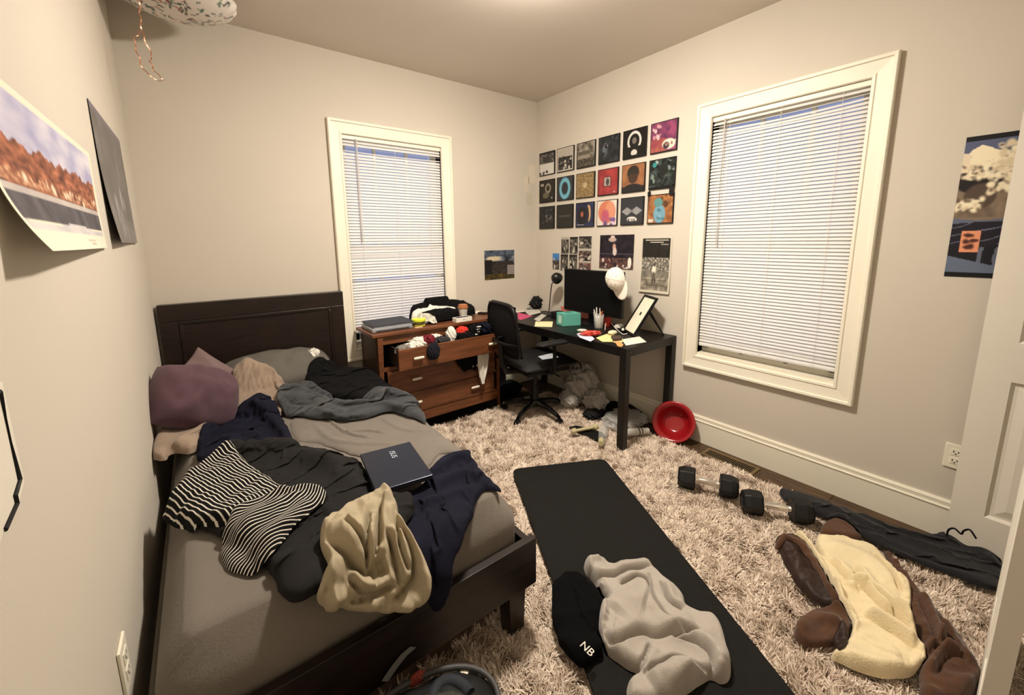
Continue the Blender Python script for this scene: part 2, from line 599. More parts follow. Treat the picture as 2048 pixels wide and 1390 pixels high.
def print_mesh(name, im, origin, du, dv, mat, parent, bow=None):
    """grid mesh from origin (top left) along du, dv carrying the painted colours"""
    n, m = im.shape[:2]
    V, U = np.meshgrid(np.linspace(0, 1, n), np.linspace(0, 1, m), indexing='ij')
    co = np.array(origin)[None, None] + U[..., None] * np.array(du) + V[..., None] * np.array(dv)
    if bow is not None:
        nr = np.cross(np.array(dv), np.array(du)); nr = nr / np.linalg.norm(nr)
        co = co + bow(U, V)[..., None] * nr
    idx = np.arange(n * m).reshape(n, m)
    f = np.stack([idx[:-1, :-1], idx[1:, :-1], idx[1:, 1:], idx[:-1, 1:]], -1).reshape(-1, 4)
    me = bpy.data.meshes.new(name)
    me.from_pydata(co.reshape(-1, 3).tolist(), [], f.tolist())
    me.update()
    c = np.clip(im.reshape(-1, 3) / 255.0, 0, 1)
    c = np.where(c <= 0.04045, c / 12.92, ((c + 0.055) / 1.055) ** 2.4)
    at = me.color_attributes.new('col', 'FLOAT_COLOR', 'POINT')
    at.data.foreach_set('color', np.concatenate([c, np.ones((len(c), 1))], 1).astype(np.float32).ravel())
    return O(name, me, mat, parent)

def text_obj(name, body, size, mat, matrix, parent=None, depth=0.0004, align='CENTER'):
    cu = bpy.data.curves.new(name, 'FONT')
    cu.body = body; cu.size = size; cu.extrude = depth; cu.align_x = align; cu.align_y = 'CENTER'
    tmp = bpy.data.objects.new(name + '_curve', cu)
    COL.objects.link(tmp)
    dg = bpy.context.evaluated_depsgraph_get()
    me = bpy.data.meshes.new_from_object(tmp.evaluated_get(dg))
    bpy.data.objects.remove(tmp)
    me.transform(matrix)
    return O(name, me, mat, parent)

def frame_axes(o, x, y, z=None):
    """matrix from origin and axis vectors"""
    x = Vector(x).normalized(); y = Vector(y).normalized()
    z = x.cross(y).normalized() if z is None else Vector(z).normalized()
    return Matrix(((x[0], y[0], z[0], o[0]), (x[1], y[1], z[1], o[1]), (x[2], y[2], z[2], o[2]), (0, 0, 0, 1)))

# ================================================================== THE ROOM
m_wall = M('wall_paint', (205, 197, 184), rough=0.85, var=0.02, scale=1.5, bump=0.06, bscale=220, spec=0.2)
m_ceil = M('ceiling_paint', (222, 214, 204), rough=0.9, var=0.02, scale=1.5, spec=0.1)
m_trim = M('trim_paint', (238, 232, 214), rough=0.45, var=0.015, scale=3, spec=0.4)
m_door = M('door_paint', (226, 220, 208), rough=0.5, var=0.015, scale=3, spec=0.4)
m_floorbase = M('floor_base', (38, 28, 20), rough=0.6, var=0.2, scale=3)
m_plank = M('plank_wood', (92, 70, 48), rough=0.45, var=0, col2=(58, 42, 28), scale=5, stretch=(14, 1.2, 1), bump=0.1, bscale=40)
m_blind = None

S('floor', G().box(XL - .15, XR + .15, YF - .15, YB + .15, -0.05, -0.008), m_floorbase)
_fl = bpy.data.objects['floor']
_rp = random.Random(4)
for i in range(4):                       # boards along the right wall, where the rug stops
    xa = -0.005 - i * 0.083; y = YB
    while y > -3.3:
        ln = _rp.uniform(0.7, 1.3); y2 = max(y - ln, YF)
        O('plank', G().box(xa - 0.0815, xa, y2 + 0.001, y - 0.001, -0.008, _rp.uniform(-0.0008, 0.0)), m_plank, _fl, bevel=0.0012, seg=1)
        y = y2
S('ceiling', G().box(XL - .15, XR + .15, YF - .15, YB + .15, H, H + 0.1), m_ceil)

def wall_hole(a0, a1, z0, z1, ha0, ha1, hz0, hz1, fn):
    g = G()
    for (p0, p1, q0, q1) in ((a0, ha0, z0, z1), (ha1, a1, z0, z1), (ha0, ha1, z0, hz0), (ha0, ha1, hz1, z1)):
        fn(g, p0, p1, q0, q1)
    return g
# back wall (y = 0) with window 1, right wall (x = 0) with window 2
BW = (-1.817, -1.043, 0.629, 2.169)
RW = (-2.453, -1.687, 0.625, 2.173)
S('wall_back', wall_hole(XL - .15, XR + .15, 0, H, *BW, lambda g, a, b, c, d: g.box(a, b, YB, YB + .15, c, d)), m_wall)
S('wall_right', wall_hole(YF - .15, YB, 0, H, *RW, lambda g, a, b, c, d: g.box(XR, XR + .15, a, b, c, d)), m_wall)
S('wall_left', G().box(XL - .15, XL, YF - .15, YB, 0, H), m_wall)
S('wall_front', G().box(XL, XR, YF - .15, YF, 0, H), m_wall)

# baseboards: plain board, stepped cap
def base_profile():
    return [(0, 0), (0.014, 0), (0.014, 0.150), (0.018, 0.153), (0.018, 0.158), (0.012, 0.162), (0.012, 0.178), (0.014, 0.181), (0.008, 0.192), (0, 0.192)]
def baseboard(name, p0, p1, nrm):
    g = G(); pr = base_profile(); n = len(pr)
    v = [(p[0] + nrm[0] * t, p[1] + nrm[1] * t, z) for p in (p0, p1) for (t, z) in pr]
    f = [(i, (i + 1) % n, n + (i + 1) % n, n + i) for i in range(n)] + [tuple(range(n)), tuple(range(n, 2 * n))]
    g.add(v, f)
    S(name, g, m_trim)
baseboard('baseboard_back', (XL, YB, 0), (XR, YB, 0), (0, -1))
baseboard('baseboard_right', (XR, YB, 0), (XR, YF, 0), (-1, 0))
baseboard('baseboard_left', (XL, YB, 0), (XL, YF, 0), (1, 0))
baseboard('baseboard_front', (XL, YF, 0), (XR, YF, 0), (0, 1))

# ------------------------------------------------------------------ windows, blinds
m_glass = bpy.data.materials.new('window_glass'); m_glass.use_nodes = True
_nt = m_glass.node_tree
for _n in list(_nt.nodes): _nt.nodes.remove(_n)
_o = _nt.nodes.new('ShaderNodeOutputMaterial'); _mx = _nt.nodes.new('ShaderNodeMixShader'); _fr = _nt.nodes.new('ShaderNodeFresnel')
_tr = _nt.nodes.new('ShaderNodeBsdfTransparent'); _gl = _nt.nodes.new('ShaderNodeBsdfGlossy')
_gl.inputs['Roughness'].default_value = 0.02
_nt.links.new(_fr.outputs[0], _mx.inputs[0]); _nt.links.new(_tr.outputs[0], _mx.inputs[1]); _nt.links.new(_gl.outputs[0], _mx.inputs[2]); _nt.links.new(_mx.outputs[0], _o.inputs[0])

m_blind = bpy.data.materials.new('blind_vinyl'); m_blind.use_nodes = True
_nt = m_blind.node_tree; _b = _nt.nodes['Principled BSDF']
_b.inputs['Base Color'].default_value = (*lin((240, 238, 232)), 1); _b.inputs['Roughness'].default_value = 0.5
_t = _nt.nodes.new('ShaderNodeBsdfTranslucent'); _t.inputs[0].default_value = (0.85, 0.85, 0.9, 1)
_mx = _nt.nodes.new('ShaderNodeMixShader'); _mx.inputs[0].default_value = 0.3
_nt.links.new(_b.outputs[0], _mx.inputs[1]); _nt.links.new(_t.outputs[0], _mx.inputs[2]); _nt.links.new(_mx.outputs[0], _nt.nodes['Material Output'].inputs[0])

CAS = [(0, 0), (0, .026), (.005, .031), (.017, .030), (.021, .021), (.074, .016), (.079, .021), (.090, .020), (.094, .012), (.094, -.10)]
def build_window(name, place, a0, a1, z0, z1):
    """place(a, z, t): a along the wall, t out of the wall; outer casing rectangle a0..a1, z0..z1"""
    root = T(name, None, None, kind='structure')
    cor = [(a0, z0), (a1, z0), (a1, z1), (a0, z1)]
    sg = [(1, 1), (-1, 1), (-1, -1), (1, -1)]
    for k in range(4):
        g = G(); k2 = (k + 1) % 4
        v = []
        for (ins, t) in CAS:
            for kk in (k, k2):
                v.append(place(cor[kk][0] + sg[kk][0] * ins, cor[kk][1] + sg[kk][1] * ins, t))
        g.add(v, [(2 * i, 2 * i + 1, 2 * i + 3, 2 * i + 2) for i in range(len(CAS) - 1)])
        O('casing', g, m_trim, root)
    i0, i1, j0, j1 = a0 + .094, a1 - .094, z0 + .094, z1 - .094
    zm = (j0 + j1) / 2 - 0.02
    for (s0, s1, t) in ((zm - .02, j1, -.085), (j0, zm + .02, -.062)):
        g = G()
        def bx(p0, p1, q0, q1):
            A = [place(p, q, tt) for tt in (t - .03, t) for (p, q) in ((p0, q0), (p1, q0), (p1, q1), (p0, q1))]
            g.add(A, [(3, 2, 1, 0), (4, 5, 6, 7), (0, 1, 5, 4), (1, 2, 6, 5), (2, 3, 7, 6), (3, 0, 4, 7)])
        w = .045
        bx(i0, i1, s0, s0 + (w if s0 > j0 + .1 else .095)); bx(i0, i1, s1 - w, s1); bx(i0, i0 + w, s0 + w, s1 - w); bx(i1 - w, i1, s0 + w, s1 - w)
        for c in (1, 2):
            am = i0 + (i1 - i0) * c / 3
            bx(am - .01, am + .01, s0 + w, s1 - w)
        sh = O('sash', g, m_trim, root)
        gp = G()
        A = [place(p, q, t - .015) for (p, q) in ((i0 + w, s0 + w), (i1 - w, s0 + w), (i1 - w, s1 - w), (i0 + w, s1 - w))]
        gp.add(A, [(0, 1, 2, 3)])
        O('pane', gp, m_glass, sh)
    # sill board inside the casing
    g = G()
    A = [place(p, q, tt) for tt in (-.06, .004) for (p, q) in ((i0, j0 - .001), (i1, j0 - .001), (i1, j0 + .018), (i0, j0 + .018))]
    g.add(A, [(3, 2, 1, 0), (4, 5, 6, 7), (0, 1, 5, 4), (1, 2, 6, 5), (2, 3, 7, 6), (3, 0, 4, 7)])
    O('window_sill', g, m_trim, root)
    return i0, i1, j0, j1

def build_blind(label, place, i0, i1, ztop, zbot, pitch, tilt, gaps, sag, wand_a, wand_len, along):
    root = T('window_blind', label, 'blind', loc=place((i0 + i1) / 2, zbot, -.03))
    def pbox(p0, p1, q0, q1, t0, t1):
        A = [place(p, q, tt) for tt in (t0, t1) for (p, q) in ((p0, q0), (p1, q0), (p1, q1), (p0, q1))]
        return G().add(A, [(3, 2, 1, 0), (4, 5, 6, 7), (0, 1, 5, 4), (1, 2, 6, 5), (2, 3, 7, 6), (3, 0, 4, 7)])
    e = .002
    O('headrail', pbox(i0 + e, i1 - e, ztop - .027, ztop - .002, -.030, .003), m_trim, root, bevel=.002)
    O('bottom_rail', pbox(i0 + e + .002, i1 - e - .002, zbot, zbot + .014, -.026, -.004), m_blind, root, bevel=.003)
    # one slat mesh, shared
    wd = .025; nseg = 4; na = 13
    def slat_mesh(tl, bend):
        v = []; f = []
        for ia in range(na):
            a = i0 + e + (i1 - i0 - 2 * e) * ia / (na - 1)
            bz = bend * (1 - (2 * ia / (na - 1) - 1) ** 2)
            for k in range(nseg + 1):
                s = (k / nseg - .5) * wd
                crown = .0022 * (1 - (2 * k / nseg - 1) ** 2)
                q = s * math.sin(tl) + crown * math.cos(tl); t = -s * math.cos(tl) + crown * math.sin(tl)
                p = Vector(place(a, q + bz, t - .014)) - Vector(place((i0 + i1) / 2, 0, 0))
                v.append(tuple(p))
        for ia in range(na - 1):
            for k in range(nseg):
                b0 = ia * (nseg + 1) + k
                f.append((b0, b0 + 1, b0 + nseg + 2, b0 + nseg + 1))
        me = bpy.data.meshes.new('slat'); me.from_pydata(v, [], f); me.update()
        me.materials.append(m_blind)
        me.polygons.foreach_set('use_smooth', [True] * len(me.polygons))
        return me
    base_me = slat_mesh(math.radians(tilt), 0.0)
    z = ztop - .04; n = 0
    special = {}
    while z > zbot + .02:
        n += 1
        dz = 0; me = base_me
        if n in gaps:
            key = gaps[n]
            if key not in special: special[key] = slat_mesh(math.radians(key[0]), key[1])
            me = special[key]
        o = bpy.data.objects.new('slat', me); COL.objects.link(o)
        o.parent = root
        o.location = Vector(place((i0 + i1) / 2, z, 0)) - Vector(place((i0 + i1) / 2, zbot, -.03))
        z -= pitch
    for fr in (.14, .5, .86):
        a = i0 + (i1 - i0) * fr
        O('ladder_cord', G().tube([place(a, ztop - .02, -.0005), place(a, zbot + .01, -.0005)], .0009, 5), m_trim, root)
    O('tilt_wand', G().tube([place(wand_a, ztop - .02, .006), place(wand_a, ztop - .05, .008), place(wand_a, ztop - wand_len, .008)], .004, 8), M('wand_plastic', (205, 200, 195), rough=.3), root)
    return root

pl_back = lambda a, z, t: (a, YB - t, z)
pl_right = lambda a, z, t: (XR - t, a, z)
_i = build_window('window_1', pl_back, -1.911, -0.949, 0.535, 2.263)
build_blind('white mini blind with uneven gaps in the window above the dresser', pl_back, _i[0], _i[1], _i[3], 0.745, .0215, 56,
            {3: (8, .0), 4: (30, -.006), 35: (38, -.002), 36: (80, .0), 38: (80, .0), 39: (84, .0), 47: (18, -.003)}, 0, -1.72, .75, 'x')
_i = build_window('window_2', pl_right, -2.547, -1.593, 0.531, 2.267)
build_blind('white mini blind filling the large window on the right wall', pl_right, _i[0], _i[1], _i[3], 0.69, .0200, 52,
            {2: (20, -.008), 3: (40, -.012), 4: (50, -.008), 70: (70, -.003)}, 0, -1.765, .80, 'y')

# ------------------------------------------------------------------ doors
def panel_door(name, o, ux, un, width, height, thick, side_panels=True):
    """o: base corner, ux: along the width, un: face normal (towards the room)"""
    root = T(name, None, None, kind='structure')
    def bx(a0, a1, z0, z1, t0, t1):
        A = [(o[0] + ux[0] * a + un[0] * t, o[1] + ux[1] * a + un[1] * t, o[2] + z) for t in (t0, t1) for (a, z) in ((a0, z0), (a1, z0), (a1, z1), (a0, z1))]
        return A
    FC = [(3, 2, 1, 0), (4, 5, 6, 7), (0, 1, 5, 4), (1, 2, 6, 5), (2, 3, 7, 6), (3, 0, 4, 7)]
    st = .098; mid = width / 2
    rails = [(0, .225), (.825, .985), (1.62, 1.72), (height - .115, height)]
    g = G()
    for (a0, a1) in ((0, st), (mid - .05, mid + .05), (width - st, width)):
        g.add(bx(a0, a1, 0, height, -thick, 0), FC)
    for (z0, z1) in rails:
        g.add(bx(st, mid - .05, z0, z1, -thick, 0), FC); g.add(bx(mid + .05, width - st, z0, z1, -thick, 0), FC)
    O('door_frame', g, m_door, root)
    for i in range(3):
        z0, z1 = rails[i][1], rails[i + 1][0]
        for (a0, a1) in ((st, mid - .05), (mid + .05, width - st)):
            g = G()
            for sgn, t in ((1, 0), (-1, -thick)):
                steps = [(0, 0), (.012, -.010), (.022, -.010), (.052, -.003)]
                v = []
                for (ins, dp) in steps:
                    for (a, z) in ((a0 + ins, z0 + ins), (a1 - ins, z0 + ins), (a1 - ins, z1 - ins), (a0 + ins, z1 - ins)):
                        tt = t + sgn * dp
                        v.append((o[0] + ux[0] * a + un[0] * tt, o[1] + ux[1] * a + un[1] * tt, o[2] + z))
                f = []
                for s_ in range(3):
                    for k in range(4):
                        f.append((s_ * 4 + k, s_ * 4 + (k + 1) % 4, s_ * 4 + 4 + (k + 1) % 4, s_ * 4 + 4 + k))
                f.append((12, 13, 14, 15))
                g.add(v, f)
            O('panel', g, m_door, root)
    return root
panel_door('door_1', (-0.15, -2.947, 0.012), (0, -1), (-1, 0), 0.76, 2.03, 0.035)
panel_door('door_2', (-1.372, -3.106, 0.012), (1, -0.004), (0, 1), 0.76, 2.03, 0.036)

# ------------------------------------------------------------------ ceiling light
_t = T('ceiling_light', 'flush dome light on the ceiling', 'light', LAMP_POS)
m_lamp = bpy.data.materials.new('lamp_diffuser'); m_lamp.use_nodes = True
_nt = m_lamp.node_tree
_em = _nt.nodes.new('ShaderNodeEmission'); _em.inputs[0].default_value = (*LAMP_COLOR, 1); _em.inputs[1].default_value = LAMP_STRENGTH
_nt.links.new(_em.outputs[0], _nt.nodes['Material Output'].inputs[0])
_M = Matrix.Translation(LAMP_POS)
O('base_plate', G().lathe([(0.001, 0), (.125, 0), (.125, -.018), (.105, -.022), (.001, -.022)], 32, _M), M('lamp_metal', (200, 195, 185), rough=.4, metal=.6), _t, smooth=False)
O('glass_dome', G().lathe([(.126, -.023), (.130, -.030), (.124, -.042), (.104, -.054), (.072, -.062), (.036, -.066), (.002, -.067)], 32, _M), m_lamp, _t, smooth=True)

# ------------------------------------------------------------------ floor vent, wall outlets
_t = T('floor_vent', 'bronze metal floor vent at the edge of the rug', 'vent', (-0.105, -2.0, 0))
m_vent = M('vent_metal', (120, 100, 70), rough=.45, metal=.3, var=.12)
m_dark = M('dark_void', (10, 9, 8), rough=.9, var=0)
O('frame', G().box(-.165, -.048, -1.858, -1.838, 0.0005, .006).box(-.165, -.048, -2.162, -2.142, .0005, .006).box(-.165, -.145, -2.142, -1.858, .0005, .006).box(-.068, -.048, -2.142, -1.858, .0005, .006), m_vent, _t, bevel=.001)
O('backing', G().box(-.145, -.068, -2.142, -1.858, .0002, .0012), m_dark, _t)
for k in range(24):
    y = -1.864 - k * .0117
    O('louvre', G().box(-.145, -.068, y - .0035, y, .001, .0045), m_vent, _t)

def outlet(label, place, a, z):
    t = T('wall_outlet', label, 'outlet', place(a, z, 0))
    def pb(a0, a1, z0, z1, t0, t1):
        A = [place(p, q, tt) for tt in (t0, t1) for (p, q) in ((a0, z0), (a1, z0), (a1, z1), (a0, z1))]
        return G().add(A, [(3, 2, 1, 0), (4, 5, 6, 7), (0, 1, 5, 4), (1, 2, 6, 5), (2, 3, 7, 6), (3, 0, 4, 7)])
    O('plate', pb(a - .036, a + .036, z - .058, z + .058, .0005, .007), m_trim, t, bevel=.002)
    for dz in (-.021, .021):
        O('socket', pb(a - .017, a + .017, z + dz - .015, z + dz + .015, .007, .009), m_trim, t, bevel=.003)
        g = pb(a - .009, a - .006, z + dz - .002, z + dz + .007, .009, .0093)
        g2 = pb(a + .006, a + .009, z + dz - .002, z + dz + .007, .009, .0093); g.add(g2.v, g2.f)
        g3 = pb(a - .003, a + .003, z + dz - .010, z + dz - .005, .009, .0093); g.add(g3.v, g3.f)
        O('slot', g, m_dark, t)
    return t
outlet('white duplex wall outlet beside the open door', pl_right, -2.929, 0.412)
pl_left = lambda a, z, t: (XL + t, a, z)
_t = outlet('white wall outlet low on the left wall beside the bed', pl_left, -1.915, 0.470)

# ================================================================== BED
m_bedwood = M('espresso_wood', (38, 25, 19), rough=.38, var=0, col2=(20, 13, 10), scale=4, stretch=(1.5, 12, 12), bump=.08, bscale=30, spec=.4)
m_sheet = M('taupe_sheet', (114, 107, 99), rough=.9, var=.05, scale=5, bump=.25, bscale=160, spec=.15, sheen=.1)
_t = T('bed_frame', 'dark espresso wooden bed frame with panelled headboard', 'bed', (-2.40, -1.07, 0))
O('headboard', G().box(-2.93, -1.906, -.06, -.012, .25, .977).box(-2.93, -1.906, -.066, -.010, .977, 1.077).box(-2.93, -2.842, -.066, -.012, .25, .977).box(-1.994, -1.906, -.066, -.012, .25, .977), m_bedwood, _t, bevel=.003)
O('headboard_panel', G().box(-2.842, -1.994, -.0635, -.055, .45, .977), m_bedwood, _t)
O('panel_moulding', G().box(-2.842, -1.994, -.072, -.060, .955, .977).box(-2.842, -2.822, -.072, -.06, .45, .955).box(-2.014, -1.994, -.072, -.06, .45, .955), m_bedwood, _t, bevel=.004)
for x in (-2.93, -1.976):
    O('leg', G().box(x, x + .07, -.06, -.012, 0, .25), m_bedwood, _t, bevel=.003)
O('footboard', G().box(-2.90, -1.853, -2.107, -2.079, .200, .380), m_bedwood, _t, bevel=.002)
for x in (-2.85, -1.975):
    O('leg', G().hexa([(x + .012, -2.095, 0), (x + .072, -2.095, 0), (x + .072, -2.04, 0), (x + .012, -2.04, 0)], [(x, -2.105, .26), (x + .075, -2.105, .26), (x + .075, -2.03, .26), (x, -2.03, .26)]), m_bedwood, _t, bevel=.002)
for x in (-2.90, -1.878):
    O('side_rail', G().box(x, x + .025, -2.079, -.06, .19, .355), m_bedwood, _t, bevel=.002)
for k in range(9):
    y = -.25 - k * .205
    O('slat', G().box(-2.875, -1.878, y - .035, y + .035, .245, .262), M('slat_wood', (120, 90, 60)), _t)

# mattress with fitted sheet (rounded box with soft shoulders)
def mattress():
    x0, x1, y0, y1, z0, z1 = -2.892, -1.872, -2.068, -.085, .265, .540
    # superellipse-like section: stack of rounded rectangles
    rings = []
    prof = [(.030, .0), (.008, .02), (0, .07), (0, .155), (.004, .178), (.020, .205), (.060, .262), (.068, .2705), (.100, .2745)]
    def rr(ins, z):
        r = .09 - min(ins, .06)
        r = max(r, .02)
        pts = []
        cx = [(x1 - ins - r, y1 - ins - r, 0), (x0 + ins + r, y1 - ins - r, 90), (x0 + ins + r, y0 + ins + r, 180), (x1 - ins - r, y0 + ins + r, 270)]
        for (a, b, s) in cx:
            for k in range(7):
                an = math.radians(s + k * 15)
                pts.append((a + r * math.cos(an), b + r * math.sin(an), z))
        return pts
    for (ins, dz) in prof: rings.append(rr(ins, z0 + dz))
    g = G(); v = []
    # refine sides: sample each ring densely
    def dens(r):
        out = []
        n = len(r)
        for i in range(n):
            a = Vector(r[i]); b = Vector(r[(i + 1) % n])
            L = (b - a).length; k = max(1, int(L / .05))
            for j in range(k): out.append(a.lerp(b, j / k))
        return out
    R = [dens(r) for r in rings]
    n = len(R[0])
    R = [r if len(r) == n else None for r in R]
    return rings
_rg = mattress()
def resample(ring, n):
    P = np.array(ring); Q = np.vstack([P, P[:1]])
    s = np.concatenate([[0], np.cumsum(np.linalg.norm(np.diff(Q, axis=0), axis=1))])
    t = np.linspace(0, s[-1], n, endpoint=False)
    return np.stack([np.interp(t, s, Q[:, k]) for k in range(3)], 1)
_N = 150
_R = [resample(r, _N) for r in _rg]
_c = np.array([-2.382, -1.076, .541])
for _k in (.85, .6, .3):
    _R.append(_c + (_R[8] - _c) * np.array([_k, _k, 1]) + np.array([0, 0, .0]))
_v = np.vstack(_R + [_c[None]])
_nz = .004 * noise2(_v[:, 0] * 6, _v[:, 1] * 6, 3) + .003 * (1 - 2 * np.abs(noise2(_v[:, 0] * 5, _v[:, 1] * 14 + _v[:, 2] * 9, 9)))
_v[:, 2] += np.where(_v[:, 2] > .45, _nz, 0)
_v[:, 1] += np.where(_v[:, 1] < -2.0, _nz * .7, 0)
_f = []
for i in range(len(_R) - 1):
    for k in range(_N):
        k2 = (k + 1) % _N
        _f.append((i * _N + k, i * _N + k2, (i + 1) * _N + k2, (i + 1) * _N + k))
for k in range(_N): _f.append(((len(_R) - 1) * _N + k, (len(_R) - 1) * _N + (k + 1) % _N, len(_v) - 1))
_f.append(tuple(reversed(range(_N))))
_t = T('mattress', 'mattress under a taupe grey fitted sheet', 'mattress', (-2.38, -1.07, .265))
O('fitted_sheet', G().add(_v.tolist(), _f), m_sheet, _t, smooth=True)
BED = Bed()

# rumpled part of the fitted sheet, loose in the middle of the bed
cloth('loose_sheet', [(-2.416,-0.897),(-2.292,-0.919),(-2.128,-1.049),(-1.941,-1.115),(-1.864,-1.188),(-1.864,-1.381),(-1.864,-1.597),(-1.864,-1.727),(-1.864,-1.856),(-1.892,-1.73),(-1.985,-1.648),(-2.086,-1.714),(-2.156,-1.636),(-2.285,-1.414),(-2.364,-1.243),(-2.446,-1.138)], BED, m_sheet, _t,
      h=.010, edge=.05, fold=.004, wl=.10, ang=.5, stretch=3.5, seed=4, fine=.0008, sim=None, res=.007,
      ridges=[([(-2.289,-1.012),(-2.256,-1.239),(-2.181,-1.358)], .012, .02, .008), ([(-2.281,-1.25),(-2.194,-1.257),(-2.111,-1.353)], .010, .015, .008), ([(-2.342,-1.041),(-2.323,-1.246),(-2.231,-1.376),(-2.093,-1.484)], .008, .02, .01), ([(-2.062,-1.154),(-2.037,-1.348),(-1.937,-1.455)], .008, .02, .01)])

# ---- pillows
m_purple = M('mauve_cotton', (88, 66, 74), rough=.9, var=.08, scale=4, bump=.2, bscale=170, spec=.12, sheen=.1)
m_greyp = M('grey_pillowcase', (98, 94, 88), rough=.9, var=.06, scale=4, bump=.2, bscale=170, spec=.12)
def R3(ax, ay, az): return (Matrix.Rotation(az, 3, 'Z') @ Matrix.Rotation(ay, 3, 'Y') @ Matrix.Rotation(ax, 3, 'X'))
tag(stamp(BED, pillow('pillow', (-2.375, -.225, .620), (.66, .38, .19), m_greyp, R=R3(math.radians(22), math.radians(0), math.radians(2)), seed=5)), 'grey pillow lying against the headboard', 'pillow', 'pillows at the head of the bed')
tag(pillow('pillow', (-2.765, -.27, .640), (.36, .36, .11), M('mauve_grey_cotton', (124, 104, 104), rough=.9, var=.06, bump=.2, bscale=170), R=Matrix.Rotation(math.radians(66), 3, 'X') @ Matrix.Rotation(math.radians(45), 3, 'Z'), seed=6, pinch=.6), 'mauve grey pillow whose corner points up before the headboard', 'pillow', 'pillows at the head of the bed')
tag(pillow('pillow', (-2.790, -.715, .700), (.38, .34, .22), m_purple, R=R3(math.radians(48), math.radians(24), math.radians(16)), seed=9, wr=.026), 'plump mauve purple pillow leaning on the left wall', 'pillow', 'pillows at the head of the bed')
tag(crumple('pillow_insert', (-2.159,-0.213)+(.69,), (.03, .05, .035), M('white_cotton', (225, 222, 212), rough=.9), seed=2), 'white inner pillow corner showing at the end of the grey pillow', 'pillow')

# ---- clothes and covers on the bed, from the bottom of the heap upwards
m_taupe = M('taupe_fleece', (148, 130, 114), rough=.95, var=.08, scale=9, bump=.35, bscale=130, spec=.1, sheen=.2)
m_navy = M('navy_cotton', (17, 18, 33), rough=.85, var=.15, scale=7, bump=.3, bscale=120, spec=.15)
m_black = M('black_cotton', (9, 9, 10), rough=.9, var=.15, scale=7, bump=.3, bscale=120, spec=.15)
m_char = M('charcoal_duvet', (29, 28, 28), rough=.85, var=.10, scale=7, bump=.3, bscale=120, spec=.18)
m_towel = M('slate_towel', (58, 60, 63), rough=.95, var=.10, scale=14, bump=.5, bscale=220, spec=.1, sheen=.2)
m_khaki = M('khaki_cotton', (166, 154, 130), rough=.9, var=.06, scale=6, bump=.2, bscale=150, spec=.12)

_o = cloth('hoodie', [(-2.465,-0.83),(-2.547,-0.859),(-2.645,-0.734)]+[(-2.618,-0.574)]+[(-2.572,-0.491)]+[(-2.616,-0.532),(-2.637,-0.404),(-2.605,-0.27),(-2.525,-0.269),(-2.383,-0.397),(-2.312,-0.606),(-2.306,-0.771)]+[(-2.347,-0.798)]+[(-2.415,-0.758)], BED, m_taupe, h=.05, edge=.05, fold=.022, wl=.08, ang=1.0, seed=12,
      ridges=[([(-2.596,-0.036),(-2.508,0.031),(-2.343,-0.058),(-2.267,-0.391)], .05, .03, .05), ([(-2.567,-0.361),(-2.5,-0.179),(-2.432,-0.296)], .04, .02, .03), ([(-2.425,-0.239),(-2.419,-0.586),(-2.475,-0.818)], .025, .03, .012), ([(-2.329,-0.252),(-2.328,-0.498),(-2.399,-0.7)], .02, .02, .01), ([(-2.62,-0.702),(-2.561,-0.571),(-2.485,-0.723)], .025, .03, .02)])
tag(_o, 'taupe fleece hoodie heaped beside the grey pillow', 'hoodie')
_o = cloth('garment', [(-2.302,-0.54),(-2.22,-0.351),(-2.116,-0.291),(-1.955,-0.293),(-1.869,-0.442),(-1.869,-0.724),(-1.869,-0.937),(-1.991,-1.042),(-2.115,-0.842),(-2.219,-0.729)], BED, m_black, h=.06, edge=.06, fold=.014, wl=.1, ang=.2, seed=14,
      ridges=[([(-2.255,-0.523),(-2.061,-0.441),(-1.869,-0.51),(-1.869,-0.858)], .03, .03, .05), ([(-2.228,-0.652),(-2.074,-0.701),(-1.95,-0.926)], .015, .02, .02)])
tag(_o, 'black garment spread beside the dresser end of the bed', 'garment')
_o = cloth('towel', [(-2.46,-0.775),(-2.436,-0.601),(-2.386,-0.502),(-2.279,-0.502),(-2.213,-0.701),(-2.132,-0.898),(-1.977,-0.928),(-1.868,-1.007),(-1.868,-1.171),(-1.913,-1.358),(-1.945,-1.309),(-2.011,-1.163),(-2.135,-1.157),(-2.223,-1.131),(-2.294,-1.046),(-2.384,-0.93)], BED, m_towel, h=.04, edge=.035, fold=.016, wl=.06, ang=-.3, stretch=4, seed=15,
      ridges=[([(-2.419,-0.646),(-2.313,-0.683),(-2.273,-0.853),(-2.225,-1.055)], .03, .02, .02), ([(-2.314,-0.552),(-2.256,-0.776),(-2.198,-0.955),(-2.063,-1.019)], .03, .02, .02), ([(-2.231,-0.886),(-2.063,-1.019),(-1.869,-1.063)], .028, .02, .025), ([(-2.209,-1.083),(-2.036,-1.092),(-1.915,-1.268)], .026, .018, .02), ([(-2.013,-1.028),(-1.915,-1.086),(-1.868,-1.148)], .05, .05, .05), ([(-2.447,-0.758),(-2.333,-0.906),(-2.238,-1.104)], .02, .015, .015)])
tag(_o, 'slate grey towel twisted across the middle of the bed', 'towel')
_o = cloth('shirt', [(-2.947,-0.973),(-2.94,-0.838),(-2.891,-0.633),(-2.842,-0.473),(-2.74,-0.433),(-2.677,-0.536),(-2.679,-0.682),(-2.738,-0.835),(-2.786,-0.97),(-2.82,-1.026),(-2.887,-0.973),(-2.9,-1.024)], BED, m_taupe, h=.065, edge=.045, fold=.020, wl=.06, ang=1.1, stretch=3, seed=17,
      ridges=[([(-2.922,-0.899),(-2.86,-0.699),(-2.742,-0.582)], .03, .02, .03), ([(-2.877,-0.989),(-2.802,-0.875),(-2.725,-0.735)], .025, .02, .02)])
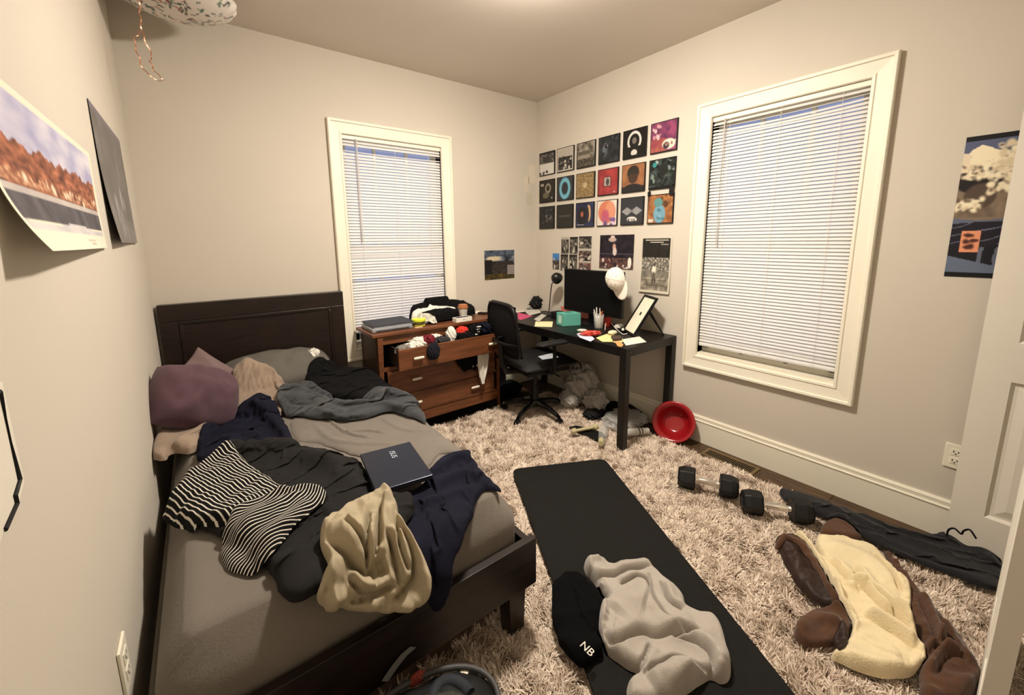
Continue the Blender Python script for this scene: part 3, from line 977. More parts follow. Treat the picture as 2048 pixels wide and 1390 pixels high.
tag(_o, 'taupe shirt bunched at the wall side of the bed', 'shirt')
_o = cloth('shirt', [(-2.802,-1.099),(-2.795,-1.01),(-2.777,-0.895),(-2.707,-0.805),(-2.643,-0.739),(-2.575,-0.631),(-2.502,-0.644),(-2.463,-0.803),(-2.455,-1.032),(-2.466,-1.278),(-2.503,-1.333),(-2.626,-1.262),(-2.738,-1.174)], BED, m_navy, h=.05, edge=.05, fold=.022, wl=.09, ang=.9, stretch=2.5, seed=18,
      ridges=[([(-2.576,-0.717),(-2.516,-0.956),(-2.494,-1.228)], .04, .04, .02), ([(-2.709,-0.906),(-2.621,-1.008),(-2.579,-1.161)], .03, .02, .04), ([(-2.783,-1.084),(-2.696,-1.04),(-2.652,-1.186)], .025, .03, .02)])
tag(_o, 'navy blue shirt crumpled in the middle of the bed', 'shirt')
_o = cloth('navy_sheet', [(-2.255,-1.836),(-2.129,-1.807),(-2.028,-1.731),(-1.941,-1.721),(-1.899,-1.742),(-1.923,-1.865),(-1.932,-1.981),(-1.94,-2.013),(-1.985,-1.978),(-2.041,-2.014),(-2.095,-2.061),(-2.159,-2.107),(-2.203,-2.152),(-2.226,-2.229),(-2.26,-2.257),(-2.309,-2.163),(-2.331,-2.083),(-2.325,-2.018),(-2.313,-1.898)], BED, m_navy, h=.022, edge=.025, fold=.018, wl=.07, ang=1.2, stretch=3, seed=22,
      ridges=[([(-2.129,-1.827),(-2.006,-1.772),(-1.924,-1.784)], .05, .03, .03), ([(-2.143,-1.875),(-2.02,-1.871),(-1.963,-1.936)], .04, .02, .03), ([(-2.265,-1.903),(-2.156,-1.937),(-2.01,-1.959)], .028, .015, .03), ([(-2.135,-2.001),(-2.226,-2.076),(-2.248,-2.177)], .02, .03, .02), ([(-2.105,-2.031),(-2.181,-2.1),(-2.232,-2.173)], .02, .02, .02)])
tag(_o, 'navy blue sheet sliding off the foot end beside the laptop', 'sheet')
_o = cloth('duvet', [(-2.861,-1.409),(-2.816,-1.272),(-2.746,-1.168),(-2.669,-1.151),(-2.551,-1.223),(-2.446,-1.272),(-2.356,-1.396),(-2.278,-1.548),(-2.299,-1.715),(-2.311,-1.811),(-2.247,-1.861),(-2.232,-1.947),(-2.322,-2.026),(-2.406,-2.019),(-2.477,-2.026),(-2.519,-2.051),(-2.592,-2.06),(-2.629,-2.036),(-2.646,-1.942),(-2.675,-1.817),(-2.74,-1.701),(-2.813,-1.559)], BED, m_char, h=.055, edge=.06, fold=.020, wl=.13, ang=.4, stretch=2, seed=25,
      ridges=[([(-2.69,-1.257),(-2.56,-1.31),(-2.438,-1.43),(-2.34,-1.622)], .03, .05, .05), ([(-2.473,-1.427),(-2.39,-1.539),(-2.346,-1.757)], .025, .03, .05), ([(-2.487,-1.816),(-2.398,-1.822),(-2.332,-1.84)], .025, .02, .05), ([(-2.638,-1.934),(-2.571,-1.963),(-2.491,-1.952)], .025, .03, .05), ([(-2.632,-2.028),(-2.59,-2.038),(-2.528,-2.029)], .02, .02, .02), ([(-2.528,-1.996),(-2.446,-1.987),(-2.347,-2.017)], -.02, .03, .03)])
tag(_o, 'charcoal black duvet heaped across the bed', 'duvet')
m_str = M_stripe('striped_jersey', (14, 14, 15), (214, 208, 196), frac=.27, freq=1.0)
_t = T('striped_shirt', 'black and white striped long sleeve shirt flung over the duvet', 'shirt', (-2.716,-1.43,0.6))
def _stripe_body(x, y, r):
    # coordinate across the stripes of the body
    a = BODY_A; b = BODY_B
    t = ((x - a[0]) * b[0] + (y - a[1]) * b[1])
    return t * 84.0 + .35 * noise2(x * 9, y * 9, 3) + r * 10
BODY_A = (-2.751,-1.208); _e = (-2.809,-1.554)
_p = (-2.862,-1.464); _q = (-2.735,-1.642)
_d = np.array(_q) - np.array(_p); _d = _d / np.linalg.norm(_d); BODY_B = (-_d[1], _d[0])
_s1 = (-2.744,-1.238); _s2 = (-2.569,-1.623)
_d = np.array(_s2) - np.array(_s1); _d = _d / np.linalg.norm(_d); BODY_B = (-_d[1], _d[0])
cloth('body', [(-2.89,-1.453),(-2.871,-1.398),(-2.834,-1.301),(-2.783,-1.24),(-2.718,-1.189),(-2.683,-1.202),(-2.632,-1.367),(-2.58,-1.539),(-2.549,-1.641),(-2.616,-1.655),(-2.666,-1.674),(-2.724,-1.686),(-2.785,-1.628),(-2.846,-1.55)], BED, m_str, _t, h=.020, edge=.022, fold=.008, wl=.09, ang=.2, seed=31, stripe=_stripe_body, sim=None,
      ridges=[([(-2.834,-1.55),(-2.736,-1.657),(-2.626,-1.614)], .012, .01, .02), ([(-2.719,-1.209),(-2.783,-1.276),(-2.857,-1.434)], .012, .02, .02)])
_sv = (-2.73,-1.836); _sw = (-2.491,-1.703)
_d2 = np.array(_sw) - np.array(_sv); _L2 = np.linalg.norm(_d2); _d2 = _d2 / _L2; _nn = np.array([-_d2[1], _d2[0]])
def _stripe_sleeve(x, y, r):
    al = ((x - _sv[0]) * _d2[0] + (y - _sv[1]) * _d2[1]) / _L2
    ac = (x - _sv[0]) * _nn[0] + (y - _sv[1]) * _nn[1]
    return (ac + .10 * np.sin(al * 3.0) * (al - .2)) * 88.0 + .5 * noise2(x * 10, y * 10, 8) + al * 1.5 + r * 12
cloth('sleeve', [(-2.748,-1.761),(-2.73,-1.699),(-2.684,-1.66),(-2.614,-1.645),(-2.555,-1.635),(-2.484,-1.665),(-2.449,-1.71),(-2.451,-1.751),(-2.492,-1.793),(-2.562,-1.851),(-2.614,-1.902),(-2.658,-1.922),(-2.695,-1.906),(-2.726,-1.865),(-2.744,-1.814)], BED, m_str, _t, h=.030, edge=.03, fold=.014, wl=.07, ang=.7, stretch=3, seed=33, stripe=_stripe_sleeve, sim=(1.04, 1.12),
      ridges=[([(-2.727,-1.777),(-2.638,-1.735),(-2.523,-1.713)], .025, .02, .03), ([(-2.676,-1.878),(-2.597,-1.824),(-2.503,-1.762)], .02, .02, .03), ([(-2.573,-1.657),(-2.504,-1.692),(-2.458,-1.728)], .02, .012, .012)])
_o = cloth('khaki_jacket', [(-2.525,-1.979),(-2.501,-1.934),(-2.436,-1.898),(-2.36,-1.872),(-2.296,-1.866),(-2.29,-1.926),(-2.312,-2.01),(-2.295,-2.065),(-2.286,-2.114),(-2.295,-2.144),(-2.318,-2.164),(-2.355,-2.17),(-2.415,-2.159),(-2.472,-2.134),(-2.509,-2.107),(-2.522,-2.11),(-2.54,-2.101),(-2.546,-2.089),(-2.564,-2.067),(-2.543,-2.05),(-2.521,-2.026)], BED, m_khaki, h=.040, edge=.020, fold=.012, wl=.06, ang=1.3, stretch=2.6, seed=41, res=.0042, sim=None, fine=.002,
      ridges=[([(-2.517,-1.995),(-2.487,-2.028),(-2.473,-2.048),(-2.446,-2.072),(-2.416,-2.064),(-2.386,-2.058)], .055, .06, .007), ([(-2.518,-1.984),(-2.449,-1.949),(-2.374,-1.921)], .02, .03, .03), ([(-2.383,-1.973),(-2.427,-2.038),(-2.438,-2.067)], .025, .03, .007), ([(-2.329,-1.926),(-2.383,-2.023),(-2.414,-2.055)], .028, .03, .007), ([(-2.329,-2.023),(-2.319,-2.072),(-2.341,-2.121),(-2.396,-2.136)], .040, .035, .008), ([(-2.366,-2.028),(-2.363,-2.072),(-2.368,-2.113)], .035, .025, .007),
              ([(-2.317,-1.995),(-2.343,-2.053),(-2.344,-2.099)], .02, .02, .006), ([(-2.519,-2.034),(-2.524,-2.068),(-2.53,-2.103)], .045, .018, .016), ([(-2.498,-2.101),(-2.445,-2.11),(-2.378,-2.111)], .030, .04, .007), ([(-2.436,-2.082),(-2.414,-2.077),(-2.387,-2.073)], -.045, .016, .020), ([(-2.486,-2.068),(-2.467,-2.094),(-2.429,-2.107)], .025, .02, .006), ([(-2.461,-1.992),(-2.441,-2.019),(-2.429,-2.046)], .018, .02, .005), ([(-2.352,-2.149),(-2.318,-2.134),(-2.299,-2.11)], .02, .015, .015), ([(-2.557,-2.069),(-2.542,-2.089)], .02, .012, .012)])
tag(_o, 'khaki cotton jacket bunched over the foot end of the bed', 'jacket')

# laptop on the duvet
_a = (-2.284,-1.555,0.605); _b = (-2.096,-1.612,0.605); _c2 = (-2.133,-1.878,0.605); _d3 = (-2.313,-1.819,0.605)
_cx = Vector([(p + q + r + s) / 4 for p, q, r, s in zip(_a, _b, _c2, _d3)])
_ex = (Vector(_d3) + Vector(_c2) - Vector(_a) - Vector(_b)); _ex.z = 0; _ex.normalize()
_ey = Vector((-_ex.y, _ex.x, 0))
m_laptop = M('midnight_aluminium', (34, 38, 52), rough=.32, metal=.55, var=.04, spec=.5)
_t = T('laptop', 'closed midnight blue laptop lying on the bed', 'laptop', tuple(_cx))
_Mx = frame_axes(_cx, _ex, _ey)
O('base', G().box(-.138, .138, -.097, .097, -.014, -.003, _Mx), M('laptop_grey', (46, 48, 56), rough=.4, metal=.4), _t, bevel=.003)
_lid = O('lid', G().box(-.140, .140, -.099, .099, -.002, .005, _Mx), m_laptop, _t, bevel=.003)
m_logo = M('logo_silver', (205, 210, 220), rough=.3, metal=.3, var=0)
text_obj('logo', '/SUS', .030, m_logo, _Mx @ Matrix.Translation((-.072, .012, .0052)) @ Matrix.Rotation(math.pi * 0.0, 4, 'Z'), _lid)

# backpack on the floor against the footboard
m_olive = M('olive_nylon', (58, 60, 52), rough=.7, var=.12, bump=.3, bscale=200)
m_webb = M('grey_webbing', (112, 112, 112), rough=.8, var=.05, bump=.4, bscale=300)
m_blk2 = M('black_nylon', (18, 18, 19), rough=.6, var=.1, bump=.3, bscale=220)
_t = T('backpack', 'dark olive backpack lying at the foot of the bed', 'backpack', (-2.395, -2.32, 0))
crumple('main_compartment', (-2.415, -2.30, .125), (.25, .15, .125), m_blk2, _t, seed=3, amp=.06, power=3.2, rot=-.25)
crumple('front_panel', (-2.435, -2.315, .225), (.17, .105, .035), m_olive, _t, seed=5, amp=.08, power=3.0, rot=-.25)
_ang = np.linspace(-.3, 3.3, 26)
O('piping', G().tube([(-2.420 + .240 * math.cos(a - .25), -2.30 + .138 * math.sin(a - .25), .215 + .01 * math.sin(a)) for a in _ang], .008, 8), M('piping_grey', (70, 70, 70), rough=.5), _t, smooth=True)
O('mesh_pocket', G().tube([(-2.305 + .05 * math.cos(a), -2.30 + .07 * math.sin(a), .238) for a in np.linspace(0, 3.1, 10)], .016, 8), M('mesh_slate', (44, 48, 54), rough=.8), _t, smooth=True)
_sp = [(-2.320, -2.20, .21), (-2.280, -2.215, .215), (-2.245, -2.235, .20)]
O('buckle', G().box(-.018, .018, -.012, .012, -.004, .004, Matrix.Translation((-2.240, -2.235, .215)) @ Matrix.Rotation(.6, 4, 'Z')), M('cream_plastic', (214, 208, 190), rough=.5), _t, bevel=.002)
crumple('red_tab', (-2.345, -2.168, .225), (.022, .010, .016), M('red_tab', (140, 60, 50), rough=.8), _t, seed=8)
def ribbon_strip(pts, w, side, th=.002):
    g = G(); v = []
    P = [Vector(p) for p in pts]; sd = Vector(side).normalized() * w / 2
    for i, p in enumerate(P):
        a = P[max(i - 1, 0)]; b = P[min(i + 1, len(P) - 1)]
        n = (b - a).normalized().cross(sd.normalized()).normalized() * th / 2
        v += [p - sd - n, p + sd - n, p + sd + n, p - sd + n]
    f = []
    for i in range(len(P) - 1):
        for k in range(4):
            f.append((i * 4 + k, i * 4 + (k + 1) % 4, i * 4 + 4 + (k + 1) % 4, i * 4 + 4 + k))
    f += [(3, 2, 1, 0), tuple(len(v) - 4 + k for k in range(4))]
    return g.add(v, f)
_sg = [(-2.421,-2.125,0.23), (-2.392,-2.12,0.248), (-2.361,-2.118,0.265), (-2.332,-2.116,0.269)]
O('strap', ribbon_strip(_sg, .022, (.75, 0, -.6)), m_webb, _t)

# ================================================================== DRESSER
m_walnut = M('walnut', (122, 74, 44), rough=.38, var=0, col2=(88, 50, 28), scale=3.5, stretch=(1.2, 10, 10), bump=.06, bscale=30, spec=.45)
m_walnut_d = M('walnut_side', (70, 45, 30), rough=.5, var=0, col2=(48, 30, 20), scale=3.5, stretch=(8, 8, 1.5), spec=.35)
m_inside = M('drawer_inside', (52, 40, 32), rough=.8)
m_pull = M('white_ceramic', (232, 226, 210), rough=.3, var=0, spec=.5)
m_brass = M('old_brass', (70, 55, 35), rough=.4, metal=.8)
_t = T('dresser', 'low walnut dresser with its top drawer pulled open', 'dresser', (-1.27, -.21, 0))
O('top', G().box(-1.828, -.722, -.402, -.045, .776, .800), m_walnut, _t, bevel=.006, seg=3)
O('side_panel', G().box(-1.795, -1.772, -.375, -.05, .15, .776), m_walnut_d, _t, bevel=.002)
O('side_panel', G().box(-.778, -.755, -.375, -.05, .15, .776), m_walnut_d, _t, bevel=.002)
O('back_panel', G().box(-1.772, -.778, -.06, -.05, .15, .776), m_inside, _t)
O('rail', G().box(-1.772, -.778, -.378, -.352, .715, .776), m_walnut, _t)
O('rail', G().box(-1.772, -.778, -.378, -.352, .520, .545), m_walnut, _t)
O('rail', G().box(-1.772, -.778, -.378, -.352, .325, .343), m_walnut, _t)
O('apron', G().box(-1.772, -.778, -.378, -.352, .085, .160), m_walnut, _t, bevel=.002)
O('dust_board', G().box(-1.772, -.778, -.352, -.06, .150, .162), m_inside, _t)
for x, s in ((-1.79, 1), (-.760, -1)):
    O('front_leg', G().hexa([(x, -.392, 0), (x + s * .018, -.392, 0), (x + s * .018, -.372, 0), (x, -.372, 0)] if s > 0 else [(x - .018, -.392, 0), (x, -.392, 0), (x, -.372, 0), (x - .018, -.372, 0)],
      [(x, -.396, .770), (x + s * .040, -.396, .770), (x + s * .040, -.37, .770), (x, -.37, .770)] if s > 0 else [(x - .040, -.396, .770), (x, -.396, .770), (x, -.37, .770), (x - .040, -.37, .770)]), m_walnut, _t, bevel=.003)
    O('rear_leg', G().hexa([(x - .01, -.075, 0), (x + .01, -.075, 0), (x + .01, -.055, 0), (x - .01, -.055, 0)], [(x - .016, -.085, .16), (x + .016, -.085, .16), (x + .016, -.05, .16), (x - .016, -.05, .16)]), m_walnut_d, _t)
def drawer(z0, z1, yf, x0, x1, handles, depth=.27):
    fr = O('drawer', G().box(x0, x1, yf, yf + .02, z0, z1), m_walnut, _t, bevel=.003)
    O('drawer_box', G().box(x0 + .012, x0 + .024, yf + .02, yf + depth, z0 + .012, z1 - .006).box(x1 - .024, x1 - .012, yf + .02, yf + depth, z0 + .012, z1 - .006)
      .box(x0 + .024, x1 - .024, yf + depth - .012, yf + depth, z0 + .012, z1 - .006).box(x0 + .024, x1 - .024, yf + .02, yf + depth, z0 + .012, z0 + .020), m_inside, fr)
    for hx in handles:
        zc = (z0 + z1) / 2 + .004
        _M2 = Matrix.Translation((hx, yf - .022, zc)) @ Matrix.Rotation(math.pi / 2, 4, 'Y')
        O('pull', G().lathe([(.001, -.040), (.007, -.037), (.0095, -.026), (.0095, .026), (.007, .037), (.001, .040)], 14, _M2), m_pull, fr, smooth=True)
        O('pull_bracket', G().tube([(hx - .034, yf + .001, zc - .004), (hx - .034, yf - .022, zc)], .003, 6).tube([(hx + .034, yf + .001, zc - .004), (hx + .034, yf - .022, zc)], .003, 6), m_brass, fr)
    return fr
drawer(.550, .697, -.525, -1.698, -.840, (-1.560, -.935), depth=.36)
drawer(.346, .518, -.400, -1.735, -.815, (-1.525, -1.03), depth=.32)
drawer(.164, .323, -.383, -1.735, -.815, (-1.525, -1.015), depth=.30)

# clothes in the drawers
def wad(name, label, c, size, mat, seed, group='clothes in the open drawer', cat='clothing', **k):
    o = crumple(name, c, size, mat, seed=seed, **k)
    return tag(o, label, cat, group)
m_wht = M('white_cotton2', (226, 222, 212), rough=.9, var=.05, bump=.3, bscale=120)
m_gar = M('grey_marl', (130, 126, 120), rough=.95, var=.25, scale=30, bump=.3, bscale=150)
m_red = M('red_cotton', (196, 50, 40), rough=.85, var=.08, bump=.3, bscale=150)
m_mar = M('maroon_cotton', (110, 24, 38), rough=.85, var=.12, bump=.3, bscale=150)
m_dkgrey = M('dark_grey_cotton', (46, 46, 48), rough=.9, var=.12, bump=.3, bscale=150)
wad('sock', 'grey and white sock rolled at the left end of the open drawer', (-1.625, -.445, .672), (.055, .05, .035), m_gar, 1, amp=.45)
wad('sock', 'pale grey sock balled beside the rolled grey and white sock', (-1.545, -.44, .680), (.05, .05, .035), m_wht, 2, amp=.5)
wad('undershirt', 'white undershirt with folds left of the maroon cloth', (-1.485, -.40, .700), (.07, .06, .035), m_wht, 3, amp=.5)
wad('boxer_shorts', 'maroon and white cloth in the left half of the open drawer', (-1.425, -.42, .705), (.045, .05, .040), m_mar, 4, amp=.45)
wad('sock', 'white sock behind the maroon cloth', (-1.365, -.37, .705), (.06, .045, .030), m_wht, 5, amp=.4)
wad('underwear', 'grey cloth between the white sock and the navy cap', (-1.32, -.43, .685), (.06, .05, .035), m_dkgrey, 6, amp=.4)
wad('undershirt', 'bright white undershirt upright in the middle of the drawer', (-1.235, -.425, .715), (.038, .045, .065), m_wht, 7, amp=.3)
wad('t_shirt', 'black shirt filling the middle of the open drawer', (-1.14, -.44, .690), (.085, .06, .045), m_black, 8, amp=.35)
wad('beanie', 'red knitted cap on the black shirt', (-1.135, -.42, .735), (.048, .045, .036), m_red, 9, amp=.25)
_o = wad('t_shirt', 'black shirt with white print right of the red cap', (-1.025, -.42, .720), (.055, .06, .055), m_black, 10, amp=.3)
for k in range(4):
    crumple('print', (-1.035 + .008 * k, -.478 + .004 * k, .705 + .018 * k), (.020, .006, .006), m_wht, _o, seed=20 + k)
wad('trousers', 'dark slate trousers piled at the right end of the open drawer', (-.925, -.41, .720), (.075, .065, .055), m_navy, 11, amp=.45)
wad('trousers', 'charcoal trousers hanging over the right corner of the open drawer', (-.845, -.43, .690), (.06, .07, .065), m_black, 12, amp=.45)
_o = crumple('knit_hat', (-1.445, -.540, .655), (.046, .026, .062), M('navy_knit', (20, 21, 32), rough=.9, bump=.4, bscale=180), seed=13, amp=.22)
tag(_o, 'navy knitted cap hanging over the front of the open drawer', 'hat')
# second drawer: cloth spilling out
def drape(name, label, x0, x1, z0, z1, y, mat, seed, taper=.4, cat='clothing', skew=0.0):
    n, m = 26, 18
    g = G(); v = []
    for i in range(n):
        t = i / (n - 1)
        w = (x1 - x0) * (1 - taper * t ** 1.6); xc = (x0 + x1) / 2 + skew * t
        for sgn in (1, -1):
            for j in range(m):
                s = j / (m - 1)
                fold = .010 * math.sin(s * 11 + seed + 3 * t) + .006 * math.sin(s * 23 + seed * 2)
                dep = .012 * math.sin(math.pi * min(max(s, 0.02), .98))
                yy = y - .016 - (fold + dep if sgn > 0 else -.004)
                v.append((xc - w / 2 + w * (s if sgn > 0 else 1 - s), yy, z1 + (z0 - z1) * t + .01 * math.sin(seed + s * 5) * t))
    f = []
    M2 = 2 * m
    for i in range(n - 1):
        for j in range(M2):
            f.append((i * M2 + j, i * M2 + (j + 1) % M2, (i + 1) * M2 + (j + 1) % M2, (i + 1) * M2 + j))
    f += [tuple(range(M2)), tuple((n - 1) * M2 + j for j in reversed(range(M2)))]
    return tag(O(name, g.add(v, f), mat, smooth=True), label, cat)
drape('undershirt', 'white cloth trailing down from the second drawer', -1.010, -.905, .285, .525, -.425, m_wht, 3, taper=.72, skew=-.012)
drape('t_shirt', 'black cloth hanging from the second drawer left of the white cloth', -1.215, -1.010, .415, .545, -.418, m_black, 6, taper=.5, skew=.03)

# ------------------------------------------------------------------ on the dresser
ZD = .800
def slab(name, poly_or_box, mat, parent, bevel=.002): return O(name, poly_or_box, mat, parent, bevel=bevel)
_t = T('laptop', 'old silver laptop under the black one on the dresser', 'laptop', (-1.66, -.23, ZD))
_Mx = Matrix.Translation((-1.655, -.225, ZD)) @ Matrix.Rotation(-.02, 4, 'Z')
O('base', G().box(-.148, .148, -.125, .125, .002, .018, _Mx), M('silver_plastic', (150, 152, 155), rough=.4, metal=.3), _t, bevel=.003)
O('lid', G().box(-.148, .148, -.125, .125, .0185, .026, _Mx), M('silver_plastic2', (168, 170, 174), rough=.4, metal=.3), _t, bevel=.003)
O('port_strip', G().box(-.12, .12, -.1262, -.1252, .006, .014, _Mx), m_dkgrey, _t)
_t = T('laptop', 'black laptop on top of the silver one on the dresser', 'laptop', (-1.645, -.21, ZD + .026))
_Mx = Matrix.Translation((-1.635, -.205, ZD + .027)) @ Matrix.Rotation(.03, 4, 'Z') @ Matrix.Rotation(.035, 4, 'X')
O('base', G().box(-.155, .155, -.115, .115, .002, .012, _Mx), M('silver_plastic', (150, 152, 155)), _t, bevel=.003)
O('lid', G().box(-.157, .157, -.117, .117, .0125, .019, _Mx), M('black_lid', (44, 45, 48), rough=.45, metal=.2), _t, bevel=.003)
_t = T('food_tub', 'small clear tub with a bright yellow lid on the dresser', 'tub', (-1.438, -.30, ZD))
_M2 = Matrix.Translation((-1.438, -.30, ZD))
O('tub', G().lathe([(.040, .001), (.045, .035), (.046, .036)], 24, _M2), M('smoky_plastic', (120, 120, 95), rough=.3, var=.05), _t, smooth=True)
O('lid', G().lathe([(.050, .034), (.052, .038), (.052, .050), (.049, .053), (.002, .054)], 24, _M2), M('lime_yellow', (214, 226, 60), rough=.4, var=.04), _t, smooth=False)
O('yellow_base', G().lathe([(.046, .0005), (.047, .008), (.002, .0085)], 24, _M2), M('yellow_plastic', (200, 190, 70), rough=.5), _t)
# black and white clothes heap
_t = T('sports_jersey', 'black and white jersey heaped on the dresser behind the cup', 'clothing', (-1.2, -.2, ZD))
def arch(name, P, r, mat, parent, seed, n=40, m=18, flat=.6):
    P = smooth_poly(P, max(2, n // len(P)), closed=False)
    v = []; f = []
    N = len(P)
    for i in range(N):
        a = P[max(i - 1, 0)]; b = P[min(i + 1, N - 1)]
        t = (b - a) / (np.linalg.norm(b - a) + 1e-9)
        x = np.cross(t, (0, 1, 0)); x /= np.linalg.norm(x) + 1e-9
        y = np.cross(t, x)
        e = math.sin(math.pi * min(max((i + .3) / N, .0), 1.0)) ** .35
        for k in range(m):
            an = 2 * math.pi * k / m
            rr = r * e * (1 + .22 * float(noise2(math.cos(an) * 1.6 + i * .12, math.sin(an) * 1.6, seed)))
            q = P[i] + x * math.cos(an) * rr * flat + y * math.sin(an) * rr
            v.append((q[0], q[1], max(q[2], ZD + .002)))
    for i in range(N - 1):
        for k in range(m):
            f.append((i * m + k, i * m + (k + 1) % m, (i + 1) * m + (k + 1) % m, (i + 1) * m + k))
    f += [tuple(range(m)), tuple((N - 1) * m + k for k in reversed(range(m)))]
    return O(name, G().add(v, f), mat, parent, smooth=True)
DRS = Flat(ZD, -1.9, -.45, -.6, 0.05)
cloth('body', [(-1.46, -.20), (-1.42, -.11), (-1.30, -.07), (-1.12, -.06), (-.99, -.08), (-.93, -.13), (-.86, -.17), (-.90, -.24), (-1.0, -.27), (-1.15, -.30), (-1.30, -.31), (-1.40, -.28)], DRS, m_black, _t, h=.085, edge=.05, fold=.02, wl=.09, ang=.3, seed=41, res=.008,
      ridges=[([(-1.44, -.15), (-1.34, -.12), (-1.15, -.105), (-1.00, -.12), (-.90, -.16)], .075, .055, .05), ([(-1.30, -.12), (-1.18, -.11), (-1.06, -.115)], .055, .06, .06), ([(-1.30, -.24), (-1.20, -.25), (-1.12, -.24)], .035, .04, .04), ([(-.98, -.16), (-.90, -.18)], .02, .04, .04)])
cloth('white_band', [(-1.475, -.255), (-1.44, -.19), (-1.36, -.165), (-1.25, -.155), (-1.14, -.17), (-1.07, -.215), (-1.12, -.225), (-1.21, -.205), (-1.31, -.20), (-1.37, -.225), (-1.40, -.28), (-1.36, -.325), (-1.42, -.30)], DRS, m_wht, _t, h=.018, edge=.014, fold=.006, wl=.05, seed=42, res=.006, sim=(1.05, 1.2))
cloth('striped_cuff', [(-1.48, -.27), (-1.42, -.255), (-1.36, -.275), (-1.30, -.335), (-1.33, -.345), (-1.40, -.32), (-1.47, -.30)], DRS, M('grey_white_knit', (196, 192, 180), rough=.9, var=.5, scale=60), _t, h=.022, edge=.014, fold=.008, wl=.03, seed=43, res=.006)
# takeaway coffee cup
_t = T('coffee_cup', 'white paper coffee cup with an orange brown lid', 'cup', (-1.060, -.315, ZD))
_M2 = Matrix.Translation((-1.060, -.315, ZD))
O('cup', G().lathe([(.026, .001), (.027, .002), (.038, .094), (.039, .097)], 28, _M2), M('paper_white', (222, 216, 206), rough=.6, var=.03), _t, smooth=True)
O('lid', G().lathe([(.041, .093), (.0425, .097), (.0425, .103), (.039, .106), (.037, .121), (.034, .124), (.002, .122)], 28, _M2), M('lid_brown', (168, 104, 66), rough=.45, var=.04), _t)
for k in range(4):
    a = -1.75 + .10 * (k % 2)
    rr = .031 + .0095 * (.3 + .15 * k) 
    zz = .072 - k * .011
    rr = .027 + (.011) * zz / .094 + .0006
    O('print_line', G().add([( -1.060 + rr * math.cos(a + w), -.315 + rr * math.sin(a + w), ZD + zz + dz) for w, dz in ((-.25, 0), (.30, 0), (.30, .004), (-.25, .004))], [(0, 1, 2, 3)]), M('print_grey', (90, 84, 80), var=0), _t)
_t = T('small_box', 'small white box with black lettering in front of the coffee cup', 'box', (-1.095, -.37, ZD))
_Mx = Matrix.Translation((-1.100, -.368, ZD)) @ Matrix.Rotation(.02, 4, 'Z')
O('carton', G().box(-.072, .072, -.030, .030, .001, .034, _Mx), M('box_white', (232, 228, 216), rough=.6, var=.02), _t, bevel=.001)
O('top_print', G().box(-.06, .06, -.022, .018, .0342, .0345, _Mx), M('print_navy', (40, 44, 60), var=.5, scale=60), _t)
O('front_print', G().box(-.012, .012, -.0304, -.0301, .016, .019, _Mx), M('print_grey', (90, 84, 80), var=0), _t)
_t = T('card_strip', 'thin pale wood strip beside the yellow lidded tub', 'card', (-1.40, -.36, ZD))
O('card', G().box(-1.50, -1.44, -.375, -.350, ZD + .0005, ZD + .003), M('pale_card', (214, 190, 150), rough=.7), _t)
_o = O('wallet', G().box(-.025, .025, -.04, .04, 0, .016, Matrix.Translation((-.80, -.21, ZD + .001)) @ Matrix.Rotation(.5, 4, 'Z')), M('dark_leather', (36, 26, 24), rough=.5), bevel=.004)
tag(_o, 'dark leather wallet at the right end of the dresser', 'wallet')
_o = tag(O('paper_sheet', G().box(-.06, .06, -.04, .04, 0, .004, Matrix.Translation((-.79, -.12, ZD + .001)) @ Matrix.Rotation(.3, 4, 'Z')), M('paper', (226, 220, 204), rough=.8, var=.02)), 'white paper lying at the right end of the dresser', 'paper')

# ================================================================== DESK
ZK = .730
m_desk = M('black_brown_wood', (17, 14, 13), rough=.42, var=0, col2=(10, 9, 8), scale=3, stretch=(10, 1.2, 10), spec=.4)
_t = T('desk', 'black parsons desk along the right wall', 'desk', (-.29, -.83, 0))
O('desk_top', G().box(-.586, -.004, -1.530, -.13, ZK - .022, ZK), m_desk, _t, bevel=.002)
O('apron', G().box(-.584, -.566, -1.528, -.132, ZK - .060, ZK - .022).box(-.024, -.006, -1.528, -.132, ZK - .060, ZK - .022).box(-.584, -.006, -1.528, -1.510, ZK - .060, ZK - .022).box(-.584, -.006, -.150, -.132, ZK - .06, ZK - .022), m_desk, _t, bevel=.0015)
for x in (-.586, -.054):
    for y in (-1.530, -.18):
        O('leg', G().box(x, x + .050, y, y + .050, .002, ZK - .022), m_desk, _t, bevel=.002)

# ------------------------------------------------------------------ monitor with cap
m_scr = M('screen_black', (6, 6, 7), rough=.6, var=0, spec=.15)
m_blkp = M('black_plastic', (8, 8, 9), rough=.45, var=.05)
_t = T('monitor', 'large black computer monitor on the desk', 'monitor', (-.17, -.88, ZK))
O('bezel', G().box(-.195, -.165, -1.190, -.580, .823, 1.178), m_blkp, _t, bevel=.004)
O('screen', G().box(-.197, -.1945, -1.180, -.590, .838, 1.170), m_scr, _t)
O('stand_neck', G().box(-.165, -.145, -.925, -.835, ZK + .012, .98), m_blkp, _t, bevel=.004)
O('stand_base', G().lathe([(.002, 0), (.115, 0), (.115, .008), (.09, .012), (.002, .013)], 28, Matrix.Translation((-.155, -.88, ZK + .0005))), m_blkp, _t)
